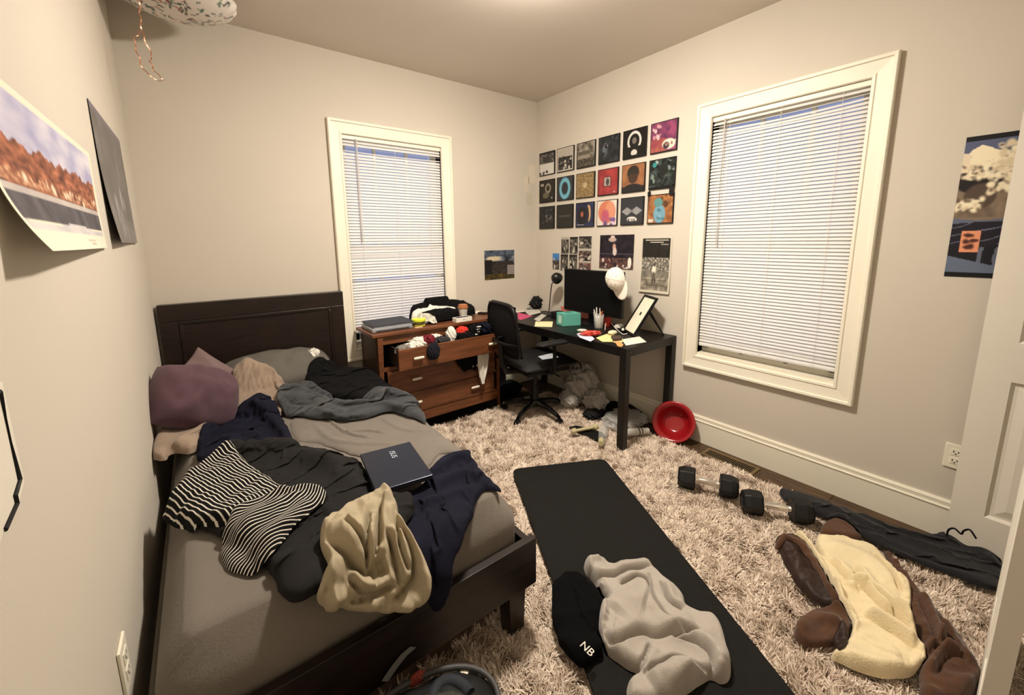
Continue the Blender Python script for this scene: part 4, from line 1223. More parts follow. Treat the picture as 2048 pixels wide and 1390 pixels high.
# baseball cap hung on the monitor's corner
m_cap = M('cap_cotton', (236, 228, 214), rough=.9, var=.04, scale=12, bump=.3, bscale=170)
_cc = (-.235, -1.165, 1.130)
_t = T('baseball_cap', 'cream baseball cap hung on the corner of the monitor', 'cap', _cc)
_cx = Vector((-.10, -.42, -.90)).normalized(); _cz = Vector((-.80, .10, .20)); _cz = (_cz - _cx * _cz.dot(_cx)).normalized(); _cy = _cz.cross(_cx)
_Mc = frame_axes(_cc, _cx, _cy, _cz)
def cap_crown():
    v = []; f = []; n = 14; m = 32
    for i in range(n):
        t = i / (n - 1) * math.pi / 2 * .99
        for j in range(m):
            a = 2 * math.pi * j / m
            r = math.sin(math.pi / 2 - t)
            dent = 1 + .035 * float(noise2(math.cos(a) * 1.5 + t, math.sin(a) * 1.5 - t, 4))
            v.append(tuple(_Mc @ Vector((.090 * r * math.cos(a) * dent, .076 * r * math.sin(a) * dent, .085 * math.sin(t) ** .9))))
    for i in range(n - 1):
        for j in range(m):
            f.append((i * m + j, i * m + (j + 1) % m, (i + 1) * m + (j + 1) % m, (i + 1) * m + j))
    f.append(tuple((n - 1) * m + j for j in range(m)))
    return G().add(v, f)
O('crown', cap_crown(), m_cap, _t, smooth=True)
def cap_brim():
    v = []; f = []; n = 18; m = 8
    for sgn in (0, 1):
        for i in range(n):
            a = -1.15 + 2.3 * i / (n - 1)
            for j in range(m):
                s = j / (m - 1)
                ext = .075 * (math.cos(a * 1.25) ** .6 if abs(a) < 1.2 else 0)
                r0 = Vector((.088 * math.cos(a), .075 * math.sin(a), 0))
                p = r0 + Vector((ext * s, 0, -.010 * s - .05 * (r0.y ** 2) * 10 * s - .003 * sgn))
                v.append(tuple(_Mc @ p))
    N = n * m
    for i in range(n - 1):
        for j in range(m - 1):
            a = i * m + j
            f.append((a, a + 1, a + m + 1, a + m)); f.append((N + a, N + a + m, N + a + m + 1, N + a + 1))
        f.append((i * m + m - 1, N + i * m + m - 1, N + (i + 1) * m + m - 1, (i + 1) * m + m - 1))
    return G().add(v, f)
O('brim', cap_brim(), m_cap, _t, smooth=True)
for _a in (0.0, 1.05, 2.10):
    _sm = []
    for _k in range(-9, 10):
        _tt = math.pi / 2 * _k / 10
        _r = math.sin(_tt)
        _sm.append(tuple(_Mc @ Vector((.0905 * _r * math.cos(_a), .0765 * _r * math.sin(_a), .0855 * max(math.cos(_tt), 0) ** .9 + .0006))))
    O('seam', G().tube(_sm, .0011, 5), M('seam_thread', (176, 166, 150), var=0), _t)
for _a in (.5, 1.57, 2.6, -.5):
    O('eyelet', G().lathe([(.0035, 0), (.003, .0012), (.001, .0014)], 10, _Mc @ Matrix.Translation((.062 * math.cos(_a), .052 * math.sin(_a), .0655))), M('eyelet_dark', (110, 102, 92), var=0), _t)
O('button', G().lathe([(.007, 0), (.006, .003), (.001, .005)], 12, _Mc @ Matrix.Translation((0, 0, .084))), m_cap, _t, smooth=True)

# ------------------------------------------------------------------ desk lamp
_t = T('desk_lamp', 'black desk lamp with a round head in the corner of the desk', 'lamp', (-.14, -.33, ZK))
m_lampb = M('lamp_black', (20, 19, 18), rough=.35, var=.05, spec=.5)
O('base', G().lathe([(.002, 0), (.062, 0), (.064, .006), (.055, .014), (.02, .020), (.002, .021)], 28, Matrix.Translation((-.14, -.33, ZK + .0005))), m_lampb, _t)
_hd = (-0.16,-0.443,1.09)
O('stem', G().tube(smooth_poly([(-.14, -.33, ZK + .018), (-.142, -.345, ZK + .12), (-.147, -.362, ZK + .22), (-.155, -.388, 1.03), (_hd[0], _hd[1] + .01, _hd[2] - .03)], 5, closed=False).tolist(), .0048, 8), m_lampb, _t, smooth=True)
_Ml = Matrix.Translation(_hd) @ Matrix.Rotation(math.radians(-60), 4, 'Y') @ Matrix.Rotation(math.radians(8), 4, 'X')
O('shade', G().lathe([(.052, -.030), (.053, -.026), (.050, -.005), (.042, .016), (.028, .032), (.012, .040), (.002, .042)], 28, _Ml, close=False), m_lampb, _t, smooth=True)
O('diffuser', G().lathe([(.050, -.026), (.002, -.026)], 28, _Ml), M('lamp_inner', (34, 30, 26), rough=.5), _t)

# ------------------------------------------------------------------ things on the desk
_t = T('tissue_box', 'teal cardboard tissue box on the desk', 'box', (-.335, -.775, ZK))
_A = Vector((-.407, -.788, ZK)); _ux = Vector((.143, -.056, 0)); _uy = Vector((.020, .10, 0))
_q = [_A, _A + _ux, _A + _ux + _uy, _A + _uy]
O('carton', G().hexa([tuple(p + Vector((0, 0, .001))) for p in _q], [tuple(p + Vector((0, 0, .104))) for p in _q]), M('teal_card', (96, 172, 156), rough=.6, var=.07, scale=20), _t, bevel=.002)
O('slot', G().lathe([(.002, 0), (.028, 0), (.028, .0006), (.002, .0008)], 20, Matrix.Translation(tuple(_A + _ux * .5 + _uy * .5 + Vector((0, 0, .104)))) @ Matrix.Scale(1.5, 4, (1, 0, 0))), M('slot_shadow', (70, 130, 120), var=0), _t)
O('side_print', G().hexa([tuple(p) for p in (_A + _uy * .25 + Vector((-.0006, 0, .02)), _A + _uy * .7 + Vector((-.0006, 0, .02)), _A + _uy * .7 + Vector((-.0001, 0, .02)), _A + _uy * .25 + Vector((-.0001, 0, .02)))],
  [tuple(p) for p in (_A + _uy * .25 + Vector((-.0006, 0, .085)), _A + _uy * .7 + Vector((-.0006, 0, .085)), _A + _uy * .7 + Vector((-.0001, 0, .085)), _A + _uy * .25 + Vector((-.0001, 0, .085)))]), M('pale_teal', (190, 214, 204), var=.2, scale=60), _t)
m_clear = bpy.data.materials.new('clear_plastic'); m_clear.use_nodes = True
_nt = m_clear.node_tree; _b = _nt.nodes['Principled BSDF']; _b.inputs['Base Color'].default_value = (.75, .75, .72, 1); _b.inputs['Roughness'].default_value = .15; _b.inputs['Alpha'].default_value = .32
_cp = (-.245, -1.014, ZK)
_t = T('pencil_cup', 'clear plastic cup full of pens and brushes on the desk', 'cup', _cp)
O('tumbler', G().lathe([(.030, .002), (.031, .003), (.041, .112), (.039, .112), (.029, .006), (.001, .005)], 26, Matrix.Translation(_cp), close=False), m_clear, _t, smooth=True)
_pen = [((.010, .008), (-.02, .035), .150, .004, (236, 232, 222)), ((-.008, .010), (.020, .025), .165, .0045, (230, 226, 216)), ((.004, -.010), (-.030, -.020), .170, .004, (240, 236, 226)), ((-.012, -.006), (.032, .004), .135, .005, (206, 190, 120)),
        ((.0, .0), (.005, -.034), .145, .0045, (190, 70, 60)), ((.012, -.004), (.03, .03), .125, .004, (210, 205, 190)), ((-.004, .014), (-.03, .012), .132, .005, (150, 146, 140))]
for k, (b0, b1, L, r, c) in enumerate(_pen):
    p0 = Vector(_cp) + Vector((b0[0], b0[1], .008)); p1 = Vector(_cp) + Vector((b0[0] + b1[0], b0[1] + b1[1], L))
    o = O('pen', G().tube([p0, p0.lerp(p1, .93), p1], [r, r, r * .5], 10), M('pen_%d' % k, c, rough=.4, var=.02), smooth=False)
    tag(o, ['white pen leaning furthest towards the monitor in the pencil cup', 'white marker standing in the pencil cup', 'tall white pen leaning to the front right in the pencil cup', 'yellow pencil in the pencil cup', 'red pen in the pencil cup', 'grey white pen in the pencil cup', 'grey pen at the left of the pencil cup'][k], 'pen', 'pens in the pencil cup')
_t = T('red_jar', 'red plastic jar behind the pencil cup', 'jar', (-.12, -1.00, ZK))
_M2 = Matrix.Translation((-.12, -1.00, ZK))
O('body', G().lathe([(.028, .001), (.030, .004), (.030, .070), (.027, .076)], 24, _M2), M('red_plastic', (196, 58, 46), rough=.4, var=.05), _t, smooth=True)
O('lid', G().lathe([(.030, .074), (.030, .086), (.002, .087)], 24, _M2), M('red_plastic2', (170, 60, 50), rough=.4), _t)
# snack bag
_t = T('snack_bag', 'crumpled red snack wrapper on the desk edge', 'wrapper', (-0.394,-1.018,0.732))
DSK = Flat(ZK, -.7, -1.7, .1, 0)
crumple('wrapper', (-0.475,-1.134)+(ZK + .016,), (.062, .034, .018), M('red_foil', (190, 40, 38), rough=.3, var=0, col2=(216, 90, 70), scale=28, spec=.6), _t, seed=51, amp=.55, freq=3, n=44, rot=-.5)
crumple('torn_end', (-0.435,-1.015)+(ZK + .012,), (.030, .014, .010), m_wht, _t, seed=52, amp=.5, freq=3, rot=-.9)
crumple('torn_end', (-0.525,-1.092)+(ZK + .010,), (.028, .012, .009), M('silver_film', (206, 200, 206), rough=.3, metal=.4), _t, seed=53, amp=.5, freq=3, rot=-.7)
_pp = M('paper', (226, 220, 204), rough=.8, var=.02)
def paper(label, px, mat, z=.0, th=.0012, name='paper_sheet', cat='paper'):
    g = G().prism([(p[0], p[1]) for p in px], ZK + .0004 + z, ZK + .0004 + z + th)
    return tag(O(name, g, mat), label, cat)
paper('white paper under the picture frame at the desk corner', [(-0.405,-1.355),(-0.233,-1.38),(-0.333,-1.505),(-0.516,-1.475)], _pp)
paper('yellow green sheet under the brown eraser', [(-0.507,-1.213),(-0.348,-1.182),(-0.341,-1.271),(-0.403,-1.374),(-0.536,-1.442),(-0.507,-1.362),(-0.562,-1.317)], M('pale_yellow', (226, 214, 150), rough=.8, var=.06), z=.0014)
paper('pale lilac paper beside the red wrapper', [(-0.551,-1.077),(-0.503,-1.177),(-0.549,-1.236),(-0.624,-1.266),(-0.594,-1.141)], M('lilac_paper', (206, 206, 226), rough=.8, var=.05), z=.003)
paper('yellow note left of the teal box', [(-0.443,-0.488),(-0.328,-0.585),(-0.489,-0.743),(-0.584,-0.638)], M('note_yellow', (232, 224, 176), rough=.8, var=.03))
paper('pink folder under the papers at the far end of the desk', [(-0.284,-0.041),(-0.29,-0.279),(-0.496,-0.356),(-0.487,-0.303)], M('pink_card', (206, 84, 122), rough=.7, var=.04))
paper('scattered white papers at the far end of the desk', [(-0.097,0.321),(0.065,0.181),(-0.114,-0.075),(-0.319,-0.047)], _pp, z=.002)
paper('white printed page beside the pink folder', [(-0.152,0.035),(0.039,0.032),(-0.129,-0.21),(-0.318,-0.255)], M('page_print', (206, 200, 190), rough=.8, var=.35, scale=50), z=.004)
paper('orange card with a narrow end hanging at the desk edge', [(-0.488,-1.36),(-0.47,-1.392),(-0.518,-1.457),(-0.58,-1.488),(-0.58,-1.456)], M('orange_card', (206, 146, 92), rough=.8), z=.003)
_o = O('eraser', G().hexa([p + (ZK + .003,) for p in [(-0.432,-1.285),(-0.371,-1.316),(-0.432,-1.38),(-0.502,-1.358)]], [p + (ZK + .022,) for p in [(-0.432,-1.285),(-0.371,-1.316),(-0.432,-1.38),(-0.502,-1.358)]]), M('brown_felt', (74, 60, 50), rough=.9, var=.1), bevel=.003)
tag(_o, 'dark brown block eraser on the yellow sheet', 'eraser')
_o = crumple('earphone_case', (-0.336,-1.222)+(ZK + .018,), (.040, .028, .016), M('cream_plastic2', (224, 214, 184), rough=.4, var=.04), seed=3, amp=.04)
tag(_o, 'cream oval case in front of the pencil cup', 'case')
_o = O('charging_cable', G().tube(smooth_poly([(-0.267,-1.096)+(ZK + .006,), (-0.145,-1.006)+(ZK + .03,), (-0.114,-1.031)+(ZK + .028,), (-0.174,-1.127)+(ZK + .008,), (-0.275,-1.265)+(ZK + .005,), (-0.237,-1.276)+(ZK + .005,)], 6, closed=False).tolist(), .0032, 7), M('cable_white', (230, 226, 216), rough=.5), smooth=True)
tag(_o, 'white charging cable looped beside the cream case', 'cable')
_o = crumple('tissue_wad', (-0.131,-1.122)+(ZK + .02,), (.035, .03, .018), m_wht, seed=5, amp=.35)
tag(_o, 'white crumpled tissue behind the charging cable', 'tissue')
_t = T('webcam', 'small round black camera before the picture frame', 'camera', (-0.174,-1.197,0.735))
_M2 = Matrix.Translation((-0.213,-1.222)+(ZK + .020,)) @ Matrix.Rotation(-1.1, 4, 'Y') @ Matrix.Rotation(.5, 4, 'X')
O('body', G().lathe([(.002, -.018), (.018, -.016), (.021, -.004), (.021, .010), (.017, .014), (.002, .014)], 20, _M2), m_blkp, _t, smooth=True)
O('lens', G().lathe([(.002, .0145), (.009, .0145), (.009, .018), (.002, .0185)], 16, _M2), m_pull, _t)
# leaning picture frame
_B2 = Vector((-.273, -1.360, ZK + .001)); _w = Vector((.53, .85, 0)).normalized(); _bk = Vector((.85, -.53, 0)).normalized()
_up = (_bk * .165 + Vector((0, 0, .275))); _hh = _up.length; _up.normalize()
_fn = _w.cross(_up).normalized()
if _fn.dot(Vector((-1, 0, 0))) < 0: _fn = -_fn
_t = T('picture_frame', 'black picture frame standing on the near end of the desk', 'frame', tuple(_B2))
_Mf = frame_axes(_B2, _w, _up, _fn)
_W = .21
O('frame', G().box(0, _W, 0, .018, -.008, .006, _Mf).box(0, _W, _hh - .018, _hh, -.008, .006, _Mf).box(0, .018, .018, _hh - .018, -.008, .006, _Mf).box(_W - .018, _W, .018, _hh - .018, -.008, .006, _Mf), m_blkp, _t, bevel=.0015)
O('print', G().box(.018, _W - .018, .018, _hh - .018, -.003, .001, _Mf), M('print_cream', (232, 226, 204), rough=.5, var=.03), _t)
O('mark', G().box(.09, .115, .16, .185, .001, .0014, _Mf), M('print_black', (30, 30, 30), var=0), _t)
O('easel_leg', G().hexa([(-.075, -1.470, ZK + .001), (-.055, -1.450, ZK + .001), (-.050, -1.456, ZK + .001), (-.070, -1.476, ZK + .001)], [tuple(_Mf @ Vector((x, _hh * .72, -.012 - d))) for x, d in ((.06, 0), (.14, 0), (.14, .006), (.06, .006))]), m_blkp, _t)
# far corner clutter
_o = crumple('strap_bag', (0.01,-0.009)+(ZK + .065,), (.095, .07, .068), m_blk2, seed=61, amp=.45, freq=3)
tag(_o, 'black tangled bag straps in the far corner of the desk', 'bag')
_o = crumple('tissue_wad', (0.039,0.233)+(ZK + .04,), (.06, .05, .04), M('cream_tissue', (226, 208, 176), rough=.9, var=.05), seed=62, amp=.5)
tag(_o, 'cream crumpled tissue at the far end of the desk', 'tissue')
_o = crumple('face_mask', (-0.074,0.018)+(ZK + .015,), (.07, .035, .015), M('mask_grey', (150, 148, 146), rough=.9, var=.4, scale=40), seed=63, amp=.4)
tag(_o, 'grey and white mask among the papers on the desk', 'mask')
_t = T('notebook', 'small open notebook beside the lamp base', 'notebook', (-0.261,-0.343,0.732))
_nb = [(-0.448,-0.54),(-0.409,-0.429),(-0.151,-0.262),(-0.151,-0.331)]
O('pages', G().prism(_nb, ZK + .0035, ZK + .010), M('paper_grey', (190, 186, 176), rough=.8, var=.25, scale=40), _t)
_o = tag(O('coral_folder', G().box(-.012, -.006, -.70, -.36, ZK + .001, ZK + .075), M('coral_card', (214, 128, 116), rough=.7, var=.04)), 'coral pink folder standing against the wall behind the lamp', 'folder')
_o = tag(O('black_box', G().box(-.20, -.10, -.545, -.42, ZK + .001, ZK + .052), M('black_card', (16, 14, 16), rough=.6), bevel=.003), 'low black box beside the lamp base', 'box')

# ------------------------------------------------------------------ office chair
_t = T('office_chair', 'black mesh backed office chair pulled up to the desk', 'chair', (-.62, -.69, 0), math.radians(-7))
m_mesh = M('chair_mesh', (6, 6, 7), rough=.85, var=.1, bump=.4, bscale=300)
m_leather = M('chair_seat', (8, 8, 9), rough=.6, var=.08, bump=.1, bscale=120, spec=.45)
def lo(name, g, mat, parent=None, **k): return O(name, g, mat, parent or _t, local=True, **k)
def cushion(x0, x1, y0, y1, z0, z1, n=16, pw=5):
    v = []; f = []
    u = np.linspace(-1, 1, n)
    for sg_ in (1, -1):
        for a in u:
            for b in u:
                k = max(0.0, (1 - abs(a) ** pw) * (1 - abs(b) ** pw)) ** .5
                v.append(((x0 + x1) / 2 + a * (x1 - x0) / 2, (y0 + y1) / 2 + b * (y1 - y0) / 2, (z0 + z1) / 2 + sg_ * k * (z1 - z0) / 2))
    N = n * n
    for i in range(n - 1):
        for j in range(n - 1):
            a = i * n + j
            f.append((a, a + n, a + n + 1, a + 1)); f.append((N + a, N + a + 1, N + a + n + 1, N + a + n))
    return G().add(v, f)
lo('seat', cushion(-.24, .25, -.245, .245, .435, .52), m_leather, smooth=True)
lo('seat_pan', G().box(-.19, .20, -.19, .19, .405, .44), m_blkp, bevel=.01)
# back: frame and mesh, leaning slightly
def back_pt(y, z):
    t = (z - .52) / .47
    return (-.245 - .075 * t - .03 * math.sin(math.pi * t) - .0 + .35 * y * y, y, z)
_rim = []
for k in range(36):
    a = 2 * math.pi * k / 36
    yy = .205 * (abs(math.cos(a)) ** .45) * (1 if math.cos(a) >= 0 else -1); zz = .755 + .205 * (abs(math.sin(a)) ** .45) * (1 if math.sin(a) >= 0 else -1)
    _rim.append(back_pt(yy, zz))
lo('back_frame', G().tube(_rim, .015, 8, closed=True), m_blkp, smooth=True)
_g = G(); _v = []; _f = []; _n = 14
for sg_ in (0, 1):
    for i in range(_n):
        for j in range(_n):
            p = back_pt(-.197 + .394 * i / (_n - 1), .56 + .392 * j / (_n - 1))
            _v.append((p[0] + (.006 if sg_ else -.004), p[1], p[2]))
_N = _n * _n
for i in range(_n - 1):
    for j in range(_n - 1):
        a = i * _n + j
        _f.append((a, a + 1, a + _n + 1, a + _n)); _f.append((_N + a, _N + a + _n, _N + a + _n + 1, _N + a + 1))
lo('back_mesh', _g.add(_v, _f), m_mesh, smooth=True)
lo('back_upright', G().tube([(-.15, 0, .41), (-.27, 0, .42), (-.31, 0, .50), (-.325, 0, .70)], [.026, .026, .024, .018], 10), m_blkp, smooth=True)
lo('lumbar_bar', G().tube([back_pt(-.2, .66), (-.325, -.1, .66), (-.335, 0, .66), (-.325, .1, .66), back_pt(.2, .66)], .014, 8), m_blkp, smooth=True)
for s in (-1, 1):
    ar = lo('armrest', cushion(-.16, .12, s * .275 - .04, s * .275 + .04, .655, .690, 12, 4), m_leather, smooth=True)
    O('arm_post', G().tube([(-.02, s * .20, .42), (-.02, s * .275, .44), (-.02, s * .285, .55), (-.02, s * .275, .66)], .017, 8), m_blkp, ar, local=True, smooth=True)
lo('gas_lift', G().tube([(0, 0, .12), (0, 0, .26), (0, 0, .26), (0, 0, .41)], [.027, .027, .018, .018], 14), M('chrome_dark', (60, 60, 62), rough=.25, metal=.9), smooth=False)
lo('tilt_lever', G().tube([(.05, -.05, .40), (.05, -.26, .395)], .006, 8), m_blkp)
lo('hub', G().lathe([(.045, .085), (.045, .125), (.030, .14), (.002, .14)], 20), m_blkp)
for k in range(5):
    a = math.radians(206 + 72 * k)
    c, s = math.cos(a), math.sin(a)
    lg = lo('base_leg', G().tube([(0.02 * c, .02 * s, .115), (.15 * c, .15 * s, .108), (.245 * c, .245 * s, .082), (.275 * c, .275 * s, .070)], [.026, .022, .018, .014], 10), M('gloss_black', (12, 12, 13), rough=.18, var=.03, spec=.6), smooth=True)
    cs = O('caster', G().tube([(.275 * c - s * .016, .275 * s + c * .016, .034), (.275 * c - s * .004, .275 * s + c * .004, .034)], .030, 16).tube([(.275 * c + s * .004, .275 * s - c * .004, .034), (.275 * c + s * .016, .275 * s - c * .016, .034)], .030, 16), m_blkp, lg, local=True)
_sp = [(-.05, -.17, .523), (.09, -.19, .523), (.13, -.06, .523), (-.03, -.08, .524)]
_o = O('paper_sheet', G().prism([tuple((Matrix.Rotation(math.radians(-7), 4, 'Z') @ Vector((p[0] - .0, p[1], 0)))[:2]) for p in _sp], .0, .001), M('paper_blue', (176, 182, 190), rough=.8, var=.03))
_o.location = (-.62, -.69, .522)
tag(_o, 'white sheet of paper on the seat of the office chair', 'paper')

# ================================================================== PRINTS ON THE WALLS
m_print = M_attr('print_matte', rough=.55, spec=.3)
m_gloss = M_attr('print_gloss', rough=.3, spec=.45)
m_board = M('black_board', (14, 13, 13), rough=.6, var=0)
def cover(kind):
    n = 46; im = canvas(n, n, (20, 20, 20))
    if kind == 0:
        speck(im, 3, 9, (30, 28, 26), (150, 145, 138), v1=.5); rect(im, 0, 0, 1, .06, (24, 22, 20)); ell(im, .5, .32, .3, .14, (60, 56, 52)); rect(im, 0, .5, 1, 1, (226, 222, 212)); blobs(im, 3, 6, .05, [(60, 58, 55)], v0=.85, v1=.95, u1=.6)
    if kind == 1:
        im[:] = (206, 196, 180); rect(im, .06, .06, .94, .94, (190, 182, 168)); speck(im, 5, 9, (8, 8, 8), (90, 86, 80), v0=.4, v1=.94, u0=.06, u1=.94); blobs(im, 4, 22, .045, [(210, 205, 196), (20, 20, 20), (120, 116, 110)], .1, .9, .5, .9); blobs(im, 9, 8, .03, [(40, 38, 36)], .1, .9, .36, .44)
    if kind == 2:
        speck(im, 8, 4, (60, 54, 46), (190, 180, 160)); rect(im, 0, .35, .75, .5, (96, 88, 76)); rect(im, .05, .5, .72, .66, (150, 140, 122)); speck(im, 12, 8, (30, 27, 22), (110, 100, 86), v0=.66, amount=.9)
    if kind == 3:
        speck(im, 14, 4, (12, 14, 18), (52, 58, 66)); ell(im, .28, .5, .1, .2, (96, 106, 112)); blobs(im, 6, 10, .05, [(70, 80, 86), (20, 22, 26), (110, 116, 118)], .15, .5, .25, .75); blobs(im, 16, 8, .05, [(60, 66, 70), (14, 15, 18)], .6, .95, .05, .3)
    if kind == 4:
        im[:] = (12, 11, 11); ring(im, .5, .42, .27, .32, .16, (226, 222, 214)); rect(im, 0, .62, 1, 1, (12, 11, 11)); ell(im, .5, .46, .19, .26, (18, 17, 16)); ell(im, .5, .40, .10, .12, (120, 112, 104)); ell(im, .5, .84, .14, .12, (214, 206, 196)); rect(im, 0, .93, 1, 1, (12, 11, 11))
    if kind == 5:
        speck(im, 21, 3.5, (96, 40, 84), (170, 70, 110)); speck(im, 22, 5, (200, 110, 70), (150, 50, 70), v0=.55, u1=.6, amount=.85); blobs(im, 5, 14, .05, [(214, 150, 160), (230, 190, 190), (120, 40, 80)], .05, .4, .1, .5); ell(im, .72, .78, .26, .18, (236, 222, 200)); ell(im, .62, .82, .12, .12, (60, 40, 60)); blobs(im, 7, 10, .04, [(230, 210, 190), (170, 120, 100)], .55, 1, .55, .95)
    if kind == 6:
        speck(im, 31, 4, (26, 22, 18), (52, 44, 36)); ell(im, .45, .7, .22, .14, (110, 104, 80)); ring(im, .6, .38, .16, .18, .3, (150, 140, 120)); rect(im, .08, .14, .3, .26, (180, 172, 160)); ell(im, .86, .84, .05, .04, (190, 184, 170))
    if kind == 7:
        im[:] = (44, 46, 50); speck(im, 33, 4, (38, 40, 44), (54, 56, 60)); ring(im, .5, .5, .28, .38, .30, (82, 160, 190)); ring(im, .5, .5, .28, .38, .12, (120, 196, 216)); ell(im, .5, .48, .17, .25, (44, 46, 50))
    if kind == 8:
        speck(im, 41, 12, (96, 70, 36), (206, 170, 104)); ell(im, .5, .5, .12, .12, (236, 214, 160), 6); speck(im, 42, 20, (60, 42, 22), (220, 190, 130), amount=.35)
    if kind == 9:
        im[:] = (172, 44, 46); speck(im, 43, 3, (150, 36, 40), (188, 56, 54)); rect(im, .28, .30, .68, .70, (120, 40, 40)); rect(im, .32, .33, .64, .66, (170, 160, 150)); ell(im, .50, .50, .08, .14, (70, 60, 60)); rect(im, .0, .0, .1, 1, (150, 40, 42)); rect(im, .78, .9, .9, .94, (210, 150, 140))
    if kind == 10:
        speck(im, 51, 3, (140, 84, 48), (180, 116, 68)); ell(im, .5, .30, .27, .26, (38, 32, 28)); ell(im, .5, .45, .22, .26, (70, 46, 34)); rect(im, .0, .82, 1, 1, (34, 30, 30)); ell(im, .5, .98, .5, .26, (32, 30, 32)); rect(im, .27, .20, .73, .34, (44, 38, 32))
    if kind == 11:
        speck(im, 61, 6, (8, 10, 10), (70, 88, 84)); blobs(im, 11, 26, .07, [(10, 12, 12), (120, 140, 132), (40, 120, 118), (170, 180, 170), (20, 24, 24)]); ell(im, .55, .38, .2, .22, (26, 32, 30)); rect(im, 0, .94, 1, 1, (8, 8, 8)); ell(im, .2, .16, .09, .09, (48, 150, 150))
    if kind == 12:
        speck(im, 71, 7, (10, 11, 12), (60, 62, 62)); blobs(im, 12, 16, .05, [(120, 120, 118), (24, 26, 26), (80, 84, 82)], .2, .9, .1, .8)
    if kind == 13:
        im[:] = (38, 36, 30); rect(im, .12, .46, .88, .52, (78, 74, 64)); rect(im, .2, .54, .8, .56, (58, 54, 46))
    if kind == 14:
        speck(im, 81, 3, (18, 24, 60), (50, 62, 110)); ell(im, .35, .55, .3, .4, (22, 20, 34)); ell(im, .74, .45, .12, .36, (220, 170, 110)); ell(im, .66, .52, .10, .36, (30, 28, 48)); ell(im, .36, .48, .08, .12, (190, 90, 60)); rect(im, .05, .92, .5, .95, (200, 190, 180))
    if kind == 15:
        speck(im, 91, 3, (226, 208, 190), (236, 222, 206)); ell(im, .5, .46, .44, .46, (224, 120, 86), 10); ell(im, .66, .42, .24, .36, (236, 150, 112), 4); ell(im, .42, .62, .2, .26, (204, 80, 110), 4); blobs(im, 17, 7, .09, [(230, 200, 220), (190, 90, 120), (120, 80, 140)], .1, .9, .72, 1)
    if kind == 16:
        im[:] = (46, 47, 52); U, V = grid_uv(im)
        for cx in (.28, .72):
            put(im, (1 - (np.abs(U - cx) / .27 + np.abs(V - .5) / .17)) * 12, (150, 150, 152))
        put(im, (1 - (np.abs(U - .5) / .16 + np.abs(V - .5) / .05)) * 12, (120, 120, 124)); ell(im, .5, .80, .22, .09, (224, 220, 212)); rect(im, .3, .78, .75, .87, (224, 220, 212)); blobs(im, 19, 5, .03, [(46, 47, 52)], .35, .7, .8, .86)
    if kind == 17:
        speck(im, 95, 4, (130, 74, 36), (196, 124, 66)); blobs(im, 21, 10, .07, [(96, 60, 34), (70, 80, 60), (206, 140, 80)], .0, 1, .0, .4); ell(im, .48, .68, .24, .34, (110, 166, 190)); ell(im, .42, .26, .18, .16, (90, 150, 150)); blobs(im, 23, 8, .06, [(130, 186, 204), (80, 130, 150)], .35, .65, .5, .9); rect(im, .04, .86, .24, .96, (220, 210, 196))
    g_ = im.mean(2, keepdims=True)
    return (g_ + (im - g_) * .85) * .92
_cov = ['grey photo over white lower half', 'crowd photo inside a white border', 'sepia house photo', 'smoky blue grey figure', 'white halo arch on black', 'purple and orange scene with a pale dancer',
        'olive brown shape on black', 'turquoise ring on charcoal', 'golden mosaic texture', 'red cover with a small framed picture', 'portrait silhouette on orange brown', 'teal and black collage',
        'small grey figures on black', 'plain dark olive field with a line of text', 'dark profile on deep blue', 'orange and pink disc on cream', 'grey twin diamonds on charcoal', 'light blue figure on orange']
_ci = 0
for r in range(3):
    for c in range(6):
        y1 = -.050 - .2395 * c; z1 = (2.230, 1.981, 1.737)[r]; s = .207
        _t = T('album_cover', 'square album cover tile with ' + _cov[_ci], 'album cover', (-.004, y1 - s / 2, z1 - s), group='album cover tiles on the right wall')
        O('board', G().box(-.013, -.001, y1 - s, y1, z1 - s, z1), m_board, _t, bevel=.0015)
        b = .006
        print_mesh('cover_print', cover(_ci), (-.0136, y1 - b, z1 - b), (0, -(s - 2 * b), 0), (0, 0, -(s - 2 * b)), m_gloss, _t)
        _ci += 1
# little black clip that dangles between the last two tiles
for k, (yy, zz, sc) in enumerate(((-1.438, 1.752, 1.0), (-1.262, 1.745, .55))):
    _o = O('wall_clip', G().box(-.030, -.014, yy - .016 * sc, yy + .014 * sc, zz - .03 * sc, zz + .028 * sc).box(-.024, -.012, yy - .006, yy + .004, zz + .02 * sc, zz + .045 * sc), m_board, bevel=.003)
    tag(_o, ['larger black clip above the right corner of the blue figure cover', 'smaller black clip above the left corner of the blue figure cover'][k], 'clip')

def wall_print(name, label, cat, im, origin, du, dv, mat=m_print, bow=None, group=None, backing=(228, 222, 206), off=None):
    t = T(name, label, cat, tuple(np.array(origin) + np.array(du) / 2 + np.array(dv)), group=group)
    nr = np.cross(np.array(dv), np.array(du)); nr = nr / np.linalg.norm(nr)
    print_mesh('print', im, np.array(origin) + nr * .0022, du, dv, mat, t, bow)
    pm = M('paper_back_%d_%d_%d' % backing, backing, rough=.8, var=0)
    w, h = im.shape[1], im.shape[0]
    print_mesh('sheet', canvas(24, 24, backing), np.array(origin) + nr * .0010, du, dv, pm, t, bow)
    return t

